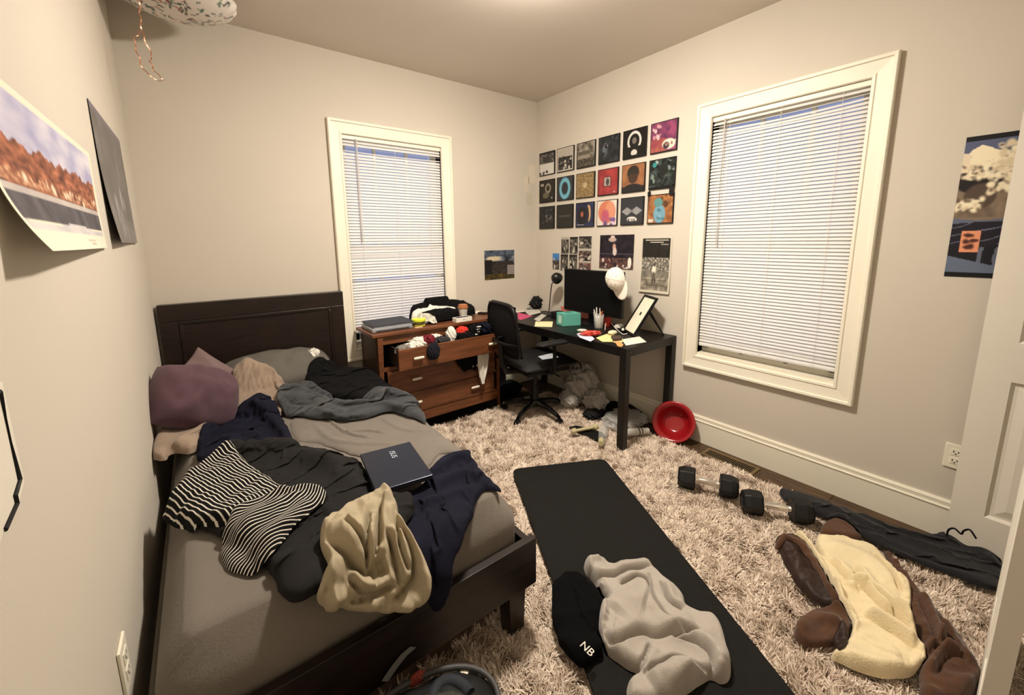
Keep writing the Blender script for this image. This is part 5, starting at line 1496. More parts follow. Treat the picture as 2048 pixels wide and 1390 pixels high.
# small photographs: columns with y from the corner and heights
def photo(seed, dark=True, warm=0, sky=False):
    im = canvas(26, 20, (60, 58, 55))
    speck(im, seed, 5, (14 + 6 * warm, 13, 12), (150 + 20 * warm, 142, 130))
    if sky: rect(im, 0, 0, 1, .42, (70, 130, 190))
    blobs(im, seed, 10, .11, [(200, 192, 178), (26, 25, 24), (96, 90, 84)], .1, .9, .35, .95)
    rnd = random.Random(seed)
    if not sky: rect(im, 0, 0, 1, .15, (170, 164, 152) if rnd.random() < .6 else (40, 38, 36))
    return im
_ph = [(.232, 1.297, .090, .150, 'blue sky photo at the left of the small photo cluster', dict(sky=True)), (.346, 1.447, .098, .150, 'photo of a dark figure at the top left of the small photo cluster', {}), (.455, 1.447, .098, .150, 'photo of two dark figures at the top centre of the small photo cluster', {}),
       (.340, 1.290, .095, .150, 'photo of a lawn below the top left one in the small photo cluster', {}), (.450, 1.290, .098, .150, 'photo of people standing in a row under the top centre one', {}), (.566, 1.450, .145, .104, 'wide dark photo at the top right of the small photo cluster', {}),
       (.566, 1.338, .145, .100, 'wide group photo in the middle right of the small photo cluster', dict(warm=1)), (.566, 1.230, .145, .075, 'wide warm photo at the bottom right of the small photo cluster', dict(warm=2))]
for k, (y, z, w, h, lab, kw) in enumerate(_ph):
    wall_print('photo_print', 'small ' + lab, 'photo', photo(101 + k, **kw), (-.0005, -y, z), (0, -w, 0), (0, 0, -h), group='small photos above the monitor')

# dark sports arena poster
im = canvas(60, 72, (24, 20, 26)); speck(im, 201, 6, (14, 12, 18), (44, 34, 46)); speck(im, 202, 16, (40, 24, 30), (150, 110, 90), v0=.68, amount=.85); rect(im, 0, .55, 1, .58, (70, 60, 70))
ell(im, .44, .36, .05, .10, (190, 150, 130)); ell(im, .46, .50, .06, .12, (206, 190, 180)); ell(im, .38, .14, .12, .07, (180, 160, 150)); rect(im, .33, .02, .44, .10, (210, 190, 180))
blobs(im, 31, 22, .04, [(214, 200, 190), (90, 50, 50), (170, 130, 110), (40, 30, 40)], 0, 1, .74, 1); ell(im, .9, .82, .05, .16, (232, 226, 214))
wall_print('arena_poster', 'dark poster of a floodlit sports arena above the monitor', 'poster', im, (-.0005, -.803, 1.457), (0, -.335, 0), (0, 0, -.268), bow=lambda U, V: .006 * V ** 2)
# black and white stadium poster
im = canvas(80, 52, (206, 198, 180)); rect(im, .045, .02, .955, .955, (120, 114, 104)); speck(im, 211, 4, (22, 20, 18), (46, 42, 38), v0=.02, v1=.40, u0=.045, u1=.955); speck(im, 212, 22, (30, 28, 26), (214, 206, 190), v0=.36, v1=.60, u0=.045, u1=.955)
speck(im, 213, 5, (92, 88, 80), (140, 134, 122), v0=.60, v1=.72, u0=.045, u1=.955); speck(im, 214, 9, (96, 90, 80), (176, 166, 148), v0=.72, v1=.955, u0=.045, u1=.955)
for k in range(4): rect(im, .1, .77 + .045 * k, .9, .775 + .045 * k, (84, 78, 70))
ell(im, .47, .58, .07, .08, (226, 220, 206)); ell(im, .47, .69, .05, .07, (96, 88, 78)); ell(im, .48, .49, .035, .028, (60, 54, 48)); rect(im, .43, .74, .46, .82, (60, 54, 48)); rect(im, .50, .74, .53, .82, (60, 54, 48))
rect(im, .14, .045, .90, .058, (210, 204, 190)); rect(im, .30, .085, .74, .097, (200, 194, 180)); rect(im, .66, .125, .9, .133, (170, 164, 150))
wall_print('stadium_poster', 'black and white poster of a runner in a stadium', 'poster', im, (-.0005, -1.203, 1.433), (0, -.252, 0), (0, 0, -.410), bow=lambda U, V: .012 * V ** 3)
# canyon photo on the back wall
im = canvas(46, 60, (30, 28, 28)); speck(im, 221, 4, (20, 26, 36), (150, 160, 172), v1=.45); ell(im, .3, .28, .24, .09, (206, 190, 160), 5); rect(im, .06, .36, .95, .8, (44, 40, 40)); speck(im, 222, 8, (34, 30, 30), (64, 58, 56), v0=.36, v1=.8, u0=.25, u1=.75)
rect(im, 0, .32, .24, .95, (24, 22, 22)); speck(im, 223, 10, (24, 20, 12), (110, 92, 40), v0=.82); put(im, ((lambda U, V: ((U > .76) & (V > .52) & (V < .86)).astype(float))(*grid_uv(im))), (140, 130, 128)); speck(im, 224, 6, (20, 28, 44), (120, 132, 150), v1=.22, amount=.7)
wall_print('canyon_photo', 'photo of dark cliffs under a cloudy sky on the back wall', 'photo', im, (-.633, -.0005, 1.334), (.345, 0, 0), (0, 0, -.268))
# pale patches of repaired paint beside the corner
for k, (x, z, w, h) in enumerate(((-.105, 2.13, .08, .17), (-.13, 1.86, .07, .10), (-.16, 2.02, .06, .14))):
    _o = tag(O('paint_patch', G().box(x, x + w, -.0016, -.0004, z - h, z), M('patch_paint_%d' % k, ((216, 206, 186), (198, 188, 168), (212, 202, 182))[k], rough=.85, var=.02)), ['pale paint patch highest on the back wall near the corner', 'lowest paint patch on the back wall near the corner', 'middle paint patch on the back wall near the corner'][k], 'patch')

# tall sea poster on the right wall
im = canvas(190, 108, (60, 66, 84)); U, V = grid_uv(im)
rect(im, 0, .0, 1, .17, (84, 92, 120)); put(im, (V > .11 + .04 * np.sin(U * 5)) * 1.0, (226, 210, 184)); rect(im, 0, 0, 1, .035, (8, 8, 12))
k_ = 2.2 * fbm(U * 3, V * 7, 7, 3)
put(im, ((V > .05) & (V < .24) & (k_ + .55 * U - .1 > .3)) * 1.0, (238, 226, 196))
put(im, ((V > .36) & (V < .59)) * 1.0, (128, 112, 94)); put(im, ((V > .34) & (V < .44) & (U > .45)) * 1.0, (36, 30, 34)); speck(im, 232, 7, (92, 78, 66), (146, 128, 106), v0=.44, v1=.57, amount=.7)
ell(im, .18, .31, .22, .09, (28, 22, 22)); ell(im, .20, .42, .14, .09, (80, 66, 56))
for sd_, (u0_, u1_, v0_, v1_), nn_, rr_ in ((41, (.0, .40, .20, .30), 60, .030), (43, (.26, .50, .26, .40), 46, .028), (44, (.66, 1., .38, .45), 46, .030), (46, (.0, .24, .44, .52), 40, .028), (49, (.70, .92, .47, .55), 30, .024), (52, (.30, .95, .07, .16), 60, .030)):
    blobs(im, sd_, nn_, rr_, [(240, 230, 200), (234, 220, 188), (214, 198, 166)], u0_, u1_, v0_, v1_, asp=.55)
    blobs(im, sd_ + 100, nn_ // 3, rr_ * .45, [(120, 104, 88), (90, 76, 66)], u0_, u1_, v0_, v1_, asp=.5)
put(im, ((np.abs(np.sin((V * 26 + .9 * noise2(U * 5, V * 8, 6)) * 2)) < .12) & (V > .17) & (V < .30) & (U > .2)) * .45, (150, 136, 116))
put(im, (V > .57 + .02 * np.sin(U * 6)) * 1.0, (92, 100, 120)); put(im, ((V > .60 + .10 * (U - .35) ** 2) & (V < .80)) * 1.0, (26, 22, 34))
put(im, (np.abs(np.sin((U * 1.1 + V * 5.5 + .25 * noise2(U * 3, V * 4, 5)) * 9)) < .16) * ((V > .60) & (V < .76)) * .8, (120, 124, 146))
put(im, (V > .77 + .01 * np.sin(U * 8)) * 1.0, (20, 20, 28)); d_ = np.sqrt((U - 1.0) ** 2 + ((V - .86) * 1.7) ** 2)
put(im, ((np.sin(d_ * 46) > .62) & (V > .78) & (d_ < .75)) * .85, (110, 116, 134)); put(im, ((V > .845 + .16 * U) & (V < .97)) * 1.0, (96, 108, 128)); rect(im, 0, .965, 1, 1, (10, 10, 14))
rect(im, .10, .665, .27, .815, (226, 150, 112))
for k in range(3):
    blobs(im, 61 + k, 5, .022, [(70, 36, 30)], .14, .23, .69 + .042 * k, .70 + .042 * k, asp=.5)
wall_print('sea_poster', 'tall woodblock style poster of dark waves and clouds beside the door', 'poster', im, (-.0005, -2.797, 1.836), (0, -.33, 0), (0, 0, -.597), backing=(16, 16, 20))

# left wall: lakeside poster, dark poster, cut corner sign
im = canvas(70, 150, (232, 224, 204)); U, V = grid_uv(im)
sub = (U > .02) & (U < .965) & (V > .05) & (V < .875)
def fill(mask, seed, s, lo_, hi_, sx=1.0):
    k = np.clip(.5 + 1.1 * fbm(U * s * sx, V * s, seed, 3), 0, 1)[..., None]
    c = np.array(lo_, float) * (1 - k) + np.array(hi_, float) * k
    im[mask] = c[mask]
fill(sub & (V < .5), 241, 4, (150, 150, 188), (226, 220, 226))
hill = .36 + .10 * U * 0 + .05 * noise2(U * 9, U * 0 + 2, 4) + .03 * noise2(U * 24, U * 0 + 5, 4)
fill(sub & (V > hill - .02) & (V < .66), 242, 16, (84, 42, 30), (196, 122, 88))
fill(sub & (V > hill + .17) & (V < .60), 243, 22, (120, 60, 40), (226, 180, 140), 1.6)
blobs(im, 245, 26, .012, [(236, 216, 190), (110, 60, 44)], .05, .95, .50, .60, asp=1.8)
fill(sub & (V > .62) & (V < .655), 246, 5, (206, 198, 190), (170, 160, 160))
fill(sub & (V > .655) & (V < .82), 247, 4, (62, 60, 68), (96, 92, 98), 4)
fill(sub & (V >= .82 + .02 * np.sin(U * 9)), 248, 5, (190, 186, 188), (214, 208, 206))
rect(im, .56, .92, .72, .935, (190, 182, 164)); rect(im, .60, .95, .70, .96, (176, 168, 150))
wall_print('lakeside_poster', 'long poster of red autumn trees above a dark lake on the left wall', 'poster', im, (XL + .0005, -2.10, 1.705), (0, .860, 0), (0, 0, -.292), bow=lambda U, V: .05 * np.clip((V - .45) / .55, 0, 1) ** 2 * np.clip(1.15 - 1.05 * U, 0.06, 1))
im = canvas(60, 80, (86, 84, 86)); speck(im, 251, 3, (74, 72, 74), (104, 100, 102)); U, V = grid_uv(im)
put(im, np.clip(fbm(U * 9, V * 2.5, 12, 4) * 2.4 - .35, 0, .6), (150, 148, 152)); blobs(im, 55, 9, .035, [(156, 156, 164), (126, 124, 130)], .1, .7, .6, .98, asp=2.5); rect(im, 0, 0, 1, .05, (104, 96, 116))
wall_print('dark_poster', 'dark grey glossy poster beside the lakeside poster on the left wall', 'poster', im, (XL + .0005, -1.093, 1.905), (0, .700, 0), (0, 0, -.475), mat=m_gloss, bow=lambda U, V: .022 * np.clip((V - .3) / .7, 0, 1) ** 2 * np.clip(1 - 1.2 * U, 0.1, 1) + .004 * V, backing=(60, 58, 60))
_t = T('corner_sign', 'white cut corner sign with a black outline low on the left wall', 'sign', (XL, -2.35, 1.06))
_sp = [(-2.62, 1.235), (-2.218, 1.235), (-2.218, 1.083), (-2.25, 1.066), (-2.30, 1.062), (-2.40, 1.03), (-2.62, 1.03)]
def wallpoly(P, t0, t1):
    n = len(P)
    return G().add([(XL + t0, y, z) for (y, z) in P] + [(XL + t1, y, z) for (y, z) in P], [tuple(range(n)), tuple(reversed(range(n, 2 * n)))] + [(i, (i + 1) % n, n + (i + 1) % n, n + i) for i in range(n)])
O('sheet', wallpoly(_sp, .0005, .0025), M('sign_white', (226, 220, 206), rough=.6, var=.02), _t)
_bl = [(-2.60, 1.225), (-2.236, 1.225), (-2.236, 1.094), (-2.262, 1.082), (-2.262, 1.070), (-2.31, 1.06)]
O('outline', G().tube([(XL + .003, y, z) for (y, z) in _bl], .0035, 6), m_board, _t)

# ================================================================== BALLOON
_bc = (-2.665, -.40, 2.606)
_t = T('balloon', 'white foil balloon with printed doodles against the ceiling', 'balloon', (_bc[0], _bc[1], 2.51))
def balloon():
    n, m = 90, 140; v = []; f = []; col = []
    for i in range(n):
        th = math.pi * i / (n - 1)
        for j in range(m):
            a = 2 * math.pi * j / m
            x = math.sin(th) * math.cos(a); z = math.cos(th); y = math.sin(th) * math.sin(a)
            # flat disc under the ceiling with a wrinkled rim
            r = math.hypot(x, y)
            w = 1 + .025 * math.sin(a * 22) * r ** 6
            v.append((_bc[0] + .250 * x * w, _bc[1] + .235 * y * w, _bc[2] + .090 * z * (1 - .15 * r ** 4)))
    for i in range(n - 1):
        for j in range(m):
            f.append((i * m + j, (i + 1) * m + j, (i + 1) * m + (j + 1) % m, i * m + (j + 1) % m))
    me = bpy.data.meshes.new('balloon'); me.from_pydata(v, [], f); me.update()
    P = np.array(v); q = (P - np.array(_bc)) / .2
    c = np.ones((len(v), 3)) * np.array([222, 214, 206])
    rnd = random.Random(11)
    for k in range(150):
        a = rnd.uniform(0, 6.28); rr = rnd.uniform(.2, 1.0); cx, cz = rr * math.cos(a), rr * math.sin(a)
        sx, sz, an = rnd.uniform(.03, .09), rnd.uniform(.010, .028), rnd.uniform(0, 3)
        dx = q[:, 0] / 1.2 - cx; dz = q[:, 1] / 1.2 - cz
        u_ = dx * math.cos(an) + dz * math.sin(an); w_ = -dx * math.sin(an) + dz * math.cos(an)
        mk = (u_ / sx) ** 2 + (w_ / sz) ** 2 < 1
        c[mk] = rnd.choice([(40, 70, 66), (170, 84, 80), (60, 58, 56), (120, 140, 110), (90, 110, 104), (50, 46, 44)])
    c = c / 255.0; c = np.where(c <= .04045, c / 12.92, ((c + .055) / 1.055) ** 2.4)
    at = me.color_attributes.new('col', 'FLOAT_COLOR', 'POINT')
    at.data.foreach_set('color', np.concatenate([c, np.ones((len(c), 1))], 1).astype(np.float32).ravel())
    return me
O('foil', balloon(), M_attr('balloon_foil', rough=.25, spec=.5), _t, smooth=True)
m_rib = M('rose_ribbon', (206, 150, 122), rough=.25, metal=.7, var=.1)
_rb = [(-2.791,-0.45,2.582), (-2.798,-0.45,2.498), (-2.802,-0.45,2.435), (-2.798,-0.45,2.363), (-2.78,-0.45,2.293), (-2.789,-0.45,2.266), (-2.776,-0.45,2.225), (-2.752,-0.45,2.196), (-2.766,-0.45,2.184), (-2.812,-0.45,2.217), (-2.829,-0.45,2.282), (-2.833,-0.45,2.343), (-2.809,-0.45,2.387)]
_rs2 = smooth_poly(_rb, 8, closed=False)
O('ribbon', ribbon_strip([(p[0] + .003 * math.sin(i * .9), p[1] + .006 * math.sin(i * .7), p[2]) for i, p in enumerate(_rs2)], .005, (1, .4, .2), .0012), m_rib, _t, smooth=False)

# ================================================================== ON THE FLOOR
# yoga mat
_MO = np.array((-1.318, -1.272)); _ma = np.array((-.4445, -.8958)); _mc = np.array((.8958, -.4445))
MATZ = .050
_mp = []
_mw, _ml, _mr = .600, 1.83, .045
for (cx, cy, s0) in ((_mr, _mr, 180), (_mw - _mr, _mr, 270), (_mw - _mr, _ml - _mr, 0), (_mr, _ml - _mr, 90)):
    for k in range(7):
        a = math.radians(s0 + 15 * k)
        p = _MO + _mc * (cx + _mr * math.cos(a)) + _ma * (cy + _mr * math.sin(a))
        _mp.append((float(p[0]), float(p[1])))
_mp = _mp[::-1]
m_mat = M('mat_rubber', (27, 26, 24), rough=.85, var=.06, scale=20, bump=.5, bscale=320, spec=.15)
_o = O('yoga_mat', G().prism(_mp, MATZ - .012, MATZ), m_mat, bevel=.003)
tag(_o, 'black exercise mat unrolled across the rug', 'mat')

# ---- shaggy rug
m_rugb = M('rug_backing', (120, 98, 82), rough=1, var=.2, scale=20, spec=.05)
_t = T('shag_rug', 'beige shaggy rug covering most of the floor', 'rug', (-1.5, -2.0, 0))
RX0, RX1, RY0, RY1 = -2.80, -.245, -3.60, -.440
O('backing', G().box(RX0, RX1, RY0, RY1, -.004, .012), m_rugb, _t)
def shag(N, seed=5):
    rs = np.random.RandomState(seed)
    x = rs.uniform(RX0, RX1 + .012, N); y = rs.uniform(RY0, RY1 + .012, N)
    # keep only what can be seen: not under the bed, not under the mat
    keep = ~((x < -1.93) & (y > -2.0))
    rel = np.stack([x, y], 1) - _MO
    u = rel @ _mc; v = rel @ _ma
    keep &= ~((u > .012) & (u < _mw - .012) & (v > .012) & (v < _ml - .012))
    x, y = x[keep], y[keep]; n = len(x)
    # tufts lean with a slowly turning direction, clumped
    ang = 2.6 * noise2(x * 4, y * 4, 3) + 3.6 * noise2(x * 17, y * 17, 8) + rs.normal(0, .7, n) + .6
    lean = np.clip(.66 + .55 * noise2(x * 14, y * 14, 12) + rs.normal(0, .16, n), .15, 1.1)
    L = rs.uniform(.024, .042, n) * (1 + .3 * noise2(x * 9, y * 9, 19))
    near = ((u[keep] > -.03) & (u[keep] < _mw + .03) & (v[keep] > -.03) & (v[keep] < _ml + .03))
    lean = np.where(near, 1.15, lean)
    L = np.where(near, L * .8, L)
    w = rs.uniform(.0014, .0030, n)
    dx, dy = np.cos(ang), np.sin(ang)
    px, py = -dy, dx
    tw = rs.uniform(-1, 1, n)
    rows = []
    for s, ww in ((0, 1.0), (.55, 1.0), (1.0, .35)):
        th = lean * (.35 + .95 * s)
        hx = L * s * np.sin(th); hz = .010 + L * s * np.cos(np.clip(th, 0, 1.45))
        cx = x + dx * hx + px * .004 * tw * s; cy = y + dy * hx + py * .004 * tw * s
        rows.append(np.stack([cx - px * w * ww, cy - py * w * ww, hz], 1))
        rows.append(np.stack([cx + px * w * ww, cy + py * w * ww, hz + .0015 * tw], 1))
    V = np.stack(rows, 1).reshape(-1, 3)
    k = np.arange(n)[:, None] * 6
    F = np.concatenate([k + np.array([[0, 1, 3, 2]]), k + np.array([[2, 3, 5, 4]])], 1).reshape(-1, 4)
    # natural colour variation from tuft to tuft
    tone = np.clip(.5 + .33 * rs.normal(0, 1, n) + .45 * fbm(x * 5, y * 5, 44, 3), 0, 1)[:, None]
    c = np.array(lin((186, 164, 146)))[None] * (1 - tone) + np.array(lin((248, 234, 216)))[None] * tone
    me = bpy.data.meshes.new('pile')
    me.vertices.add(len(V)); me.vertices.foreach_set('co', V.astype(np.float32).ravel())
    me.loops.add(F.size); me.loops.foreach_set('vertex_index', F.astype(np.int32).ravel())
    me.polygons.add(len(F)); me.polygons.foreach_set('loop_start', (np.arange(len(F)) * 4).astype(np.int32))
    me.update(calc_edges=True)
    at = me.color_attributes.new('col', 'FLOAT_COLOR', 'POINT')
    cc = np.repeat(np.concatenate([c, np.ones((n, 1))], 1), 6, 0).astype(np.float32)
    at.data.foreach_set('color', cc.ravel())
    me.polygons.foreach_set('use_smooth', np.ones(len(F), bool))
    return me
_o = O('pile', shag(400000), M_attr('shag_fibre', rough=.9, spec=.1), _t)
_o['kind'] = 'stuff'

# ---- grey fleece blanket and beanie on the mat
MATB = Flat(MATZ, -2.1, -3.2, -.5, -1.1)
m_fleece = M('grey_fleece', (172, 164, 154), rough=1, var=.06, scale=12, bump=.4, bscale=260, spec=.05, sheen=.25)
m_beanie = M('black_knit', (8, 8, 9), rough=.95, var=.12, bump=.5, bscale=240, spec=.1)
_t = T('beanie', 'black knitted beanie with a small white logo on the mat', 'hat', (-1.729,-2.195,0.055))
cloth('knit', [(-1.735,-2.068),(-1.681,-2.049),(-1.621,-2.053),(-1.596,-2.098),(-1.603,-2.169),(-1.633,-2.231),(-1.69,-2.278),(-1.744,-2.313),(-1.776,-2.35),(-1.804,-2.353),(-1.856,-2.346),(-1.873,-2.296),(-1.866,-2.238),(-1.823,-2.164)], MATB, m_beanie, _t, h=.055, edge=.06, fold=.010, wl=.09, ang=.9, seed=71, res=.008,
      ridges=[([(-1.817,-2.181),(-1.746,-2.223),(-1.666,-2.246)], .010, .02, .02), ([(-1.856,-2.245),(-1.822,-2.304),(-1.755,-2.322)], .018, .02, .03)])
_lp = (-1.836,-2.336,0.115); _lx = np.array((-1.836,-2.353)) - np.array((-1.837,-2.315))
_ax = Vector((_lx[0], _lx[1], 0)).normalized()
text_obj('logo', 'NB', .036, M('logo_white', (226, 220, 206), var=0), frame_axes(_lp, _ax, (-_ax.y, _ax.x, 0)), _t)
cloth('fleece_blanket', [(-1.539,-2.054),(-1.498,-2.051),(-1.458,-2.099),(-1.455,-2.139),(-1.377,-2.172),(-1.325,-2.219),(-1.341,-2.266),(-1.355,-2.348),(-1.373,-2.408),(-1.401,-2.43),(-1.391,-2.464),(-1.363,-2.503),(-1.372,-2.542),(-1.43,-2.593),(-1.473,-2.625),(-1.516,-2.638),(-1.549,-2.63),(-1.566,-2.601),(-1.615,-2.589),(-1.666,-2.578),(-1.716,-2.573),(-1.752,-2.562),(-1.824,-2.502),(-1.803,-2.467),(-1.769,-2.457),(-1.726,-2.467),(-1.741,-2.429),(-1.758,-2.359),(-1.74,-2.316),(-1.715,-2.284),(-1.654,-2.247),(-1.605,-2.23),(-1.587,-2.176),(-1.568,-2.124),(-1.568,-2.092)], MATB, m_fleece, h=.048, edge=.024, fold=.008, wl=.14, ang=.6, stretch=2, seed=77, res=.0042, fine=.0012, wob=.003, sim=None,
      ridges=[([(-1.662,-2.3),(-1.578,-2.312),(-1.546,-2.363)], .035, .06, .05), 
              ([(-1.74,-2.316),(-1.738,-2.368),(-1.642,-2.404),(-1.607,-2.447),(-1.522,-2.496),(-1.471,-2.521)], .022, .06, .008), ([(-1.515,-2.506),(-1.521,-2.437),(-1.501,-2.377),(-1.461,-2.322),(-1.401,-2.273)], .020, .06, .008), ([(-1.554,-2.615),(-1.59,-2.564),(-1.631,-2.512),(-1.686,-2.499),(-1.749,-2.485)], .024, .06, .008), ([(-1.586,-2.144),(-1.525,-2.193),(-1.455,-2.213),(-1.351,-2.254)], .022, .04, .008),
              ([(-1.573,-2.477),(-1.525,-2.529),(-1.528,-2.58),(-1.561,-2.609)], .018, .05, .008), ([(-1.4,-2.325),(-1.455,-2.389),(-1.455,-2.443)], .018, .035, .008), ([(-1.648,-2.439),(-1.699,-2.454),(-1.75,-2.457)], .018, .04, .008), ([(-1.536,-2.236),(-1.47,-2.257),(-1.454,-2.304)], .012, .03, .008), ([(-1.575,-2.114),(-1.532,-2.088),(-1.49,-2.107)], .02, .012, .014), ([(-1.76,-2.516),(-1.687,-2.545),(-1.614,-2.592)], .02, .03, .03), ([(-1.521,-2.544),(-1.486,-2.592),(-1.522,-2.624)], .012, .03, .03)])
tag(bpy.data.objects['fleece_blanket'], 'light grey fleece blanket dropped in folds on the mat', 'blanket')

# ---- brown suede jacket with cream fleece lining
FL = Flat(.042, -2.0, -3.7, 0.2, -.2)
m_suede = M('brown_suede', (82, 57, 42), rough=.95, var=.14, scale=9, bump=.3, bscale=150, spec=.1, sheen=.2)
m_suede_d = M('brown_leather', (44, 28, 22), rough=.6, var=.2, scale=9, bump=.3, bscale=90, spec=.35)
m_sherpa = M('cream_sherpa', (228, 212, 174), rough=1, var=.05, scale=16, bump=.6, bscale=150, spec=.05, sheen=.25)
_t = T('sherpa_jacket', 'brown suede jacket turned open to its cream fleece lining on the rug', 'jacket', (-0.821,-2.833,0.05))
cloth('left_front', [(-0.721,-2.484),(-0.667,-2.51),(-0.643,-2.536),(-0.68,-2.589),(-0.769,-2.662),(-0.859,-2.726),(-0.895,-2.766),(-0.939,-2.759),(-0.959,-2.734),(-0.956,-2.686),(-0.934,-2.639),(-0.879,-2.587),(-0.8,-2.53)], FL, m_suede_d, _t, h=.030, edge=.02, fold=.012, wl=.06, ang=-.9, stretch=3, seed=81, res=.006, sim=None,
      ridges=[([(-0.752,-2.507),(-0.776,-2.564),(-0.877,-2.623)], .02, .03, .015)])
cloth('hem_band', [(-0.765,-2.497),(-0.685,-2.543),(-0.711,-2.592),(-0.799,-2.671),(-0.9,-2.74),(-0.942,-2.783),(-0.967,-2.775),(-0.919,-2.725),(-0.828,-2.659),(-0.758,-2.592),(-0.743,-2.552),(-0.794,-2.513)], FL, m_suede, _t, h=.018, edge=.014, fold=.004, wl=.05, seed=82, res=.006, sim=None)
cloth('collar', [(-1.175,-2.7),(-1.112,-2.698),(-1.028,-2.711),(-0.971,-2.736),(-0.946,-2.772),(-0.963,-2.805),(-1.02,-2.823),(-1.082,-2.822),(-1.146,-2.781),(-1.189,-2.74)], FL, m_suede, _t, h=.022, edge=.010, fold=.005, wl=.08, seed=83, res=.005, sim=None,
      ridges=[([(-1.191,-2.713),(-1.068,-2.742),(-1.023,-2.802)], .025, .03, .02)])
cloth('cuff', [(-0.494,-2.585),(-0.413,-2.586),(-0.353,-2.605),(-0.346,-2.642),(-0.388,-2.7),(-0.43,-2.724),(-0.483,-2.676),(-0.516,-2.61)], FL, m_suede, _t, h=.03, edge=.018, fold=.006, wl=.06, seed=84, res=.006, sim=None)
cloth('right_front', [(-0.424,-2.797),(-0.49,-2.86),(-0.569,-2.913),(-0.676,-2.987),(-0.745,-3.055),(-0.83,-3.095),(-0.882,-3.11),(-0.996,-3.098),(-1.065,-3.062),(-1.116,-3.017),(-1.025,-2.991),(-0.938,-2.989),(-0.844,-2.956),(-0.699,-2.911),(-0.576,-2.859)], FL, m_suede, _t, h=.032, edge=.022, fold=.014, wl=.08, ang=-.8, stretch=2.5, seed=85, res=.006, sim=None,
      ridges=[([(-0.657,-2.926),(-0.787,-2.982),(-0.911,-3.021)], .03, .03, .007), ([(-1.034,-3.024),(-0.915,-3.038),(-0.877,-3.077)], .03, .03, .007), ([(-0.972,-2.994),(-0.887,-3.018),(-0.791,-3.03)], .03, .02, .006), ([(-0.732,-3.0),(-0.824,-3.045),(-0.894,-3.074)], .02, .02, .006)])
cloth('fleece_lining', [(-0.696,-2.546),(-0.679,-2.567),(-0.687,-2.618),(-0.698,-2.653),(-0.648,-2.618),(-0.594,-2.597),(-0.543,-2.603),(-0.489,-2.674),(-0.445,-2.755),(-0.498,-2.814),(-0.6,-2.875),(-0.641,-2.909),(-0.769,-2.934),(-0.87,-2.961),(-0.929,-2.986),(-0.974,-2.997),(-1.039,-2.981),(-1.1,-2.945),(-1.146,-2.895),(-1.168,-2.84),(-1.168,-2.804),(-1.094,-2.825),(-0.99,-2.817),(-0.936,-2.767),(-0.869,-2.719),(-0.78,-2.662),(-0.718,-2.594)], FL, m_sherpa, _t, h=.034, edge=.020, fold=.005, wl=.1, ang=-.8, stretch=3, seed=86, res=.0042, fine=.0015, wob=.002, sim=None,
      ridges=[([(-0.718,-2.673),(-0.762,-2.723),(-0.793,-2.759)], .035, .04, .006), ([(-0.802,-2.747),(-0.814,-2.815),(-0.857,-2.874),(-0.867,-2.916),(-0.912,-2.96)], .045, .035, .007), ([(-0.68,-2.744),(-0.733,-2.784),(-0.803,-2.84),(-0.845,-2.893),(-0.89,-2.939)], .035, .035, .006), ([(-0.945,-2.831),(-0.947,-2.888),(-0.952,-2.93),(-0.967,-2.968)], .05, .035, .007), ([(-0.845,-2.773),(-0.804,-2.782),(-0.812,-2.81)], .03, .022, .018), ([(-0.628,-2.626),(-0.59,-2.712),(-0.607,-2.805),(-0.709,-2.882)], .022, .04, .04),
              ([(-0.719,-2.579),(-0.825,-2.69),(-0.915,-2.768)], .025, .012, .025), ([(-1.15,-2.832),(-1.115,-2.9),(-1.049,-2.97)], .015, .03, .03), ([(-0.53,-2.776),(-0.595,-2.836),(-0.71,-2.898)], .015, .02, .006), ([(-1.04,-2.846),(-1.055,-2.9),(-1.025,-2.955)], .012, .03, .01)])
cloth('zip_pull', [(-1.056,-2.792),(-1.032,-2.806),(-1.069,-2.825),(-1.129,-2.829),(-1.16,-2.818),(-1.123,-2.798)], FL, m_suede_d, _t, h=.014, edge=.012, fold=.008, wl=.03, seed=88, res=.005, sim=None)

# ---- charcoal sweatpants along the wall
m_sweat = M('charcoal_fleece', (34, 34, 36), rough=.95, var=.12, scale=9, bump=.35, bscale=180, spec=.1, sheen=.15)
_t = T('sweatpants', 'charcoal sweatpants stretched along the baseboard to the door', 'trousers', (-0.29,-2.829,0.045))
cloth('trousers', [(-0.301,-2.35),(-0.256,-2.429),(-0.234,-2.512),(-0.222,-2.612),(-0.22,-2.69),(-0.195,-2.811),(-0.127,-2.918),(-0.027,-2.962),(0.027,-3.02),(-0.034,-3.076),(-0.147,-3.117),(-0.243,-3.13),(-0.317,-3.125),(-0.375,-3.103),(-0.381,-3.046),(-0.396,-2.965),(-0.408,-2.846),(-0.402,-2.746),(-0.376,-2.65),(-0.374,-2.571),(-0.371,-2.487),(-0.377,-2.401)], FL, m_sweat, _t, h=.040, edge=.04, fold=.018, wl=.07, ang=-1.1, stretch=4, seed=91, res=.008,
      ridges=[([(-0.312,-2.49),(-0.3,-2.65),(-0.313,-2.83),(-0.265,-2.978)], .02, .02, .02), ([(-0.277,-2.644),(-0.249,-2.819),(-0.182,-2.969)], .02, .015, .015), ([(-0.173,-2.938),(-0.113,-3.023),(-0.238,-3.101)], .03, .04, .03), ([(-0.384,-2.775),(-0.371,-2.932),(-0.323,-3.066)], -.015, .012, .012)])
_dc = smooth_poly([(-0.26,-2.959,0.146), (-0.26,-2.961,0.176), (-0.26,-2.976,0.193), (-0.26,-2.997,0.18), (-0.27,-3.002,0.202), (-0.27,-3.018,0.217), (-0.28,-3.039,0.194)], 6, closed=False)
O('drawstring', G().tube(_dc.tolist(), .0035, 7), m_black, _t, smooth=True)

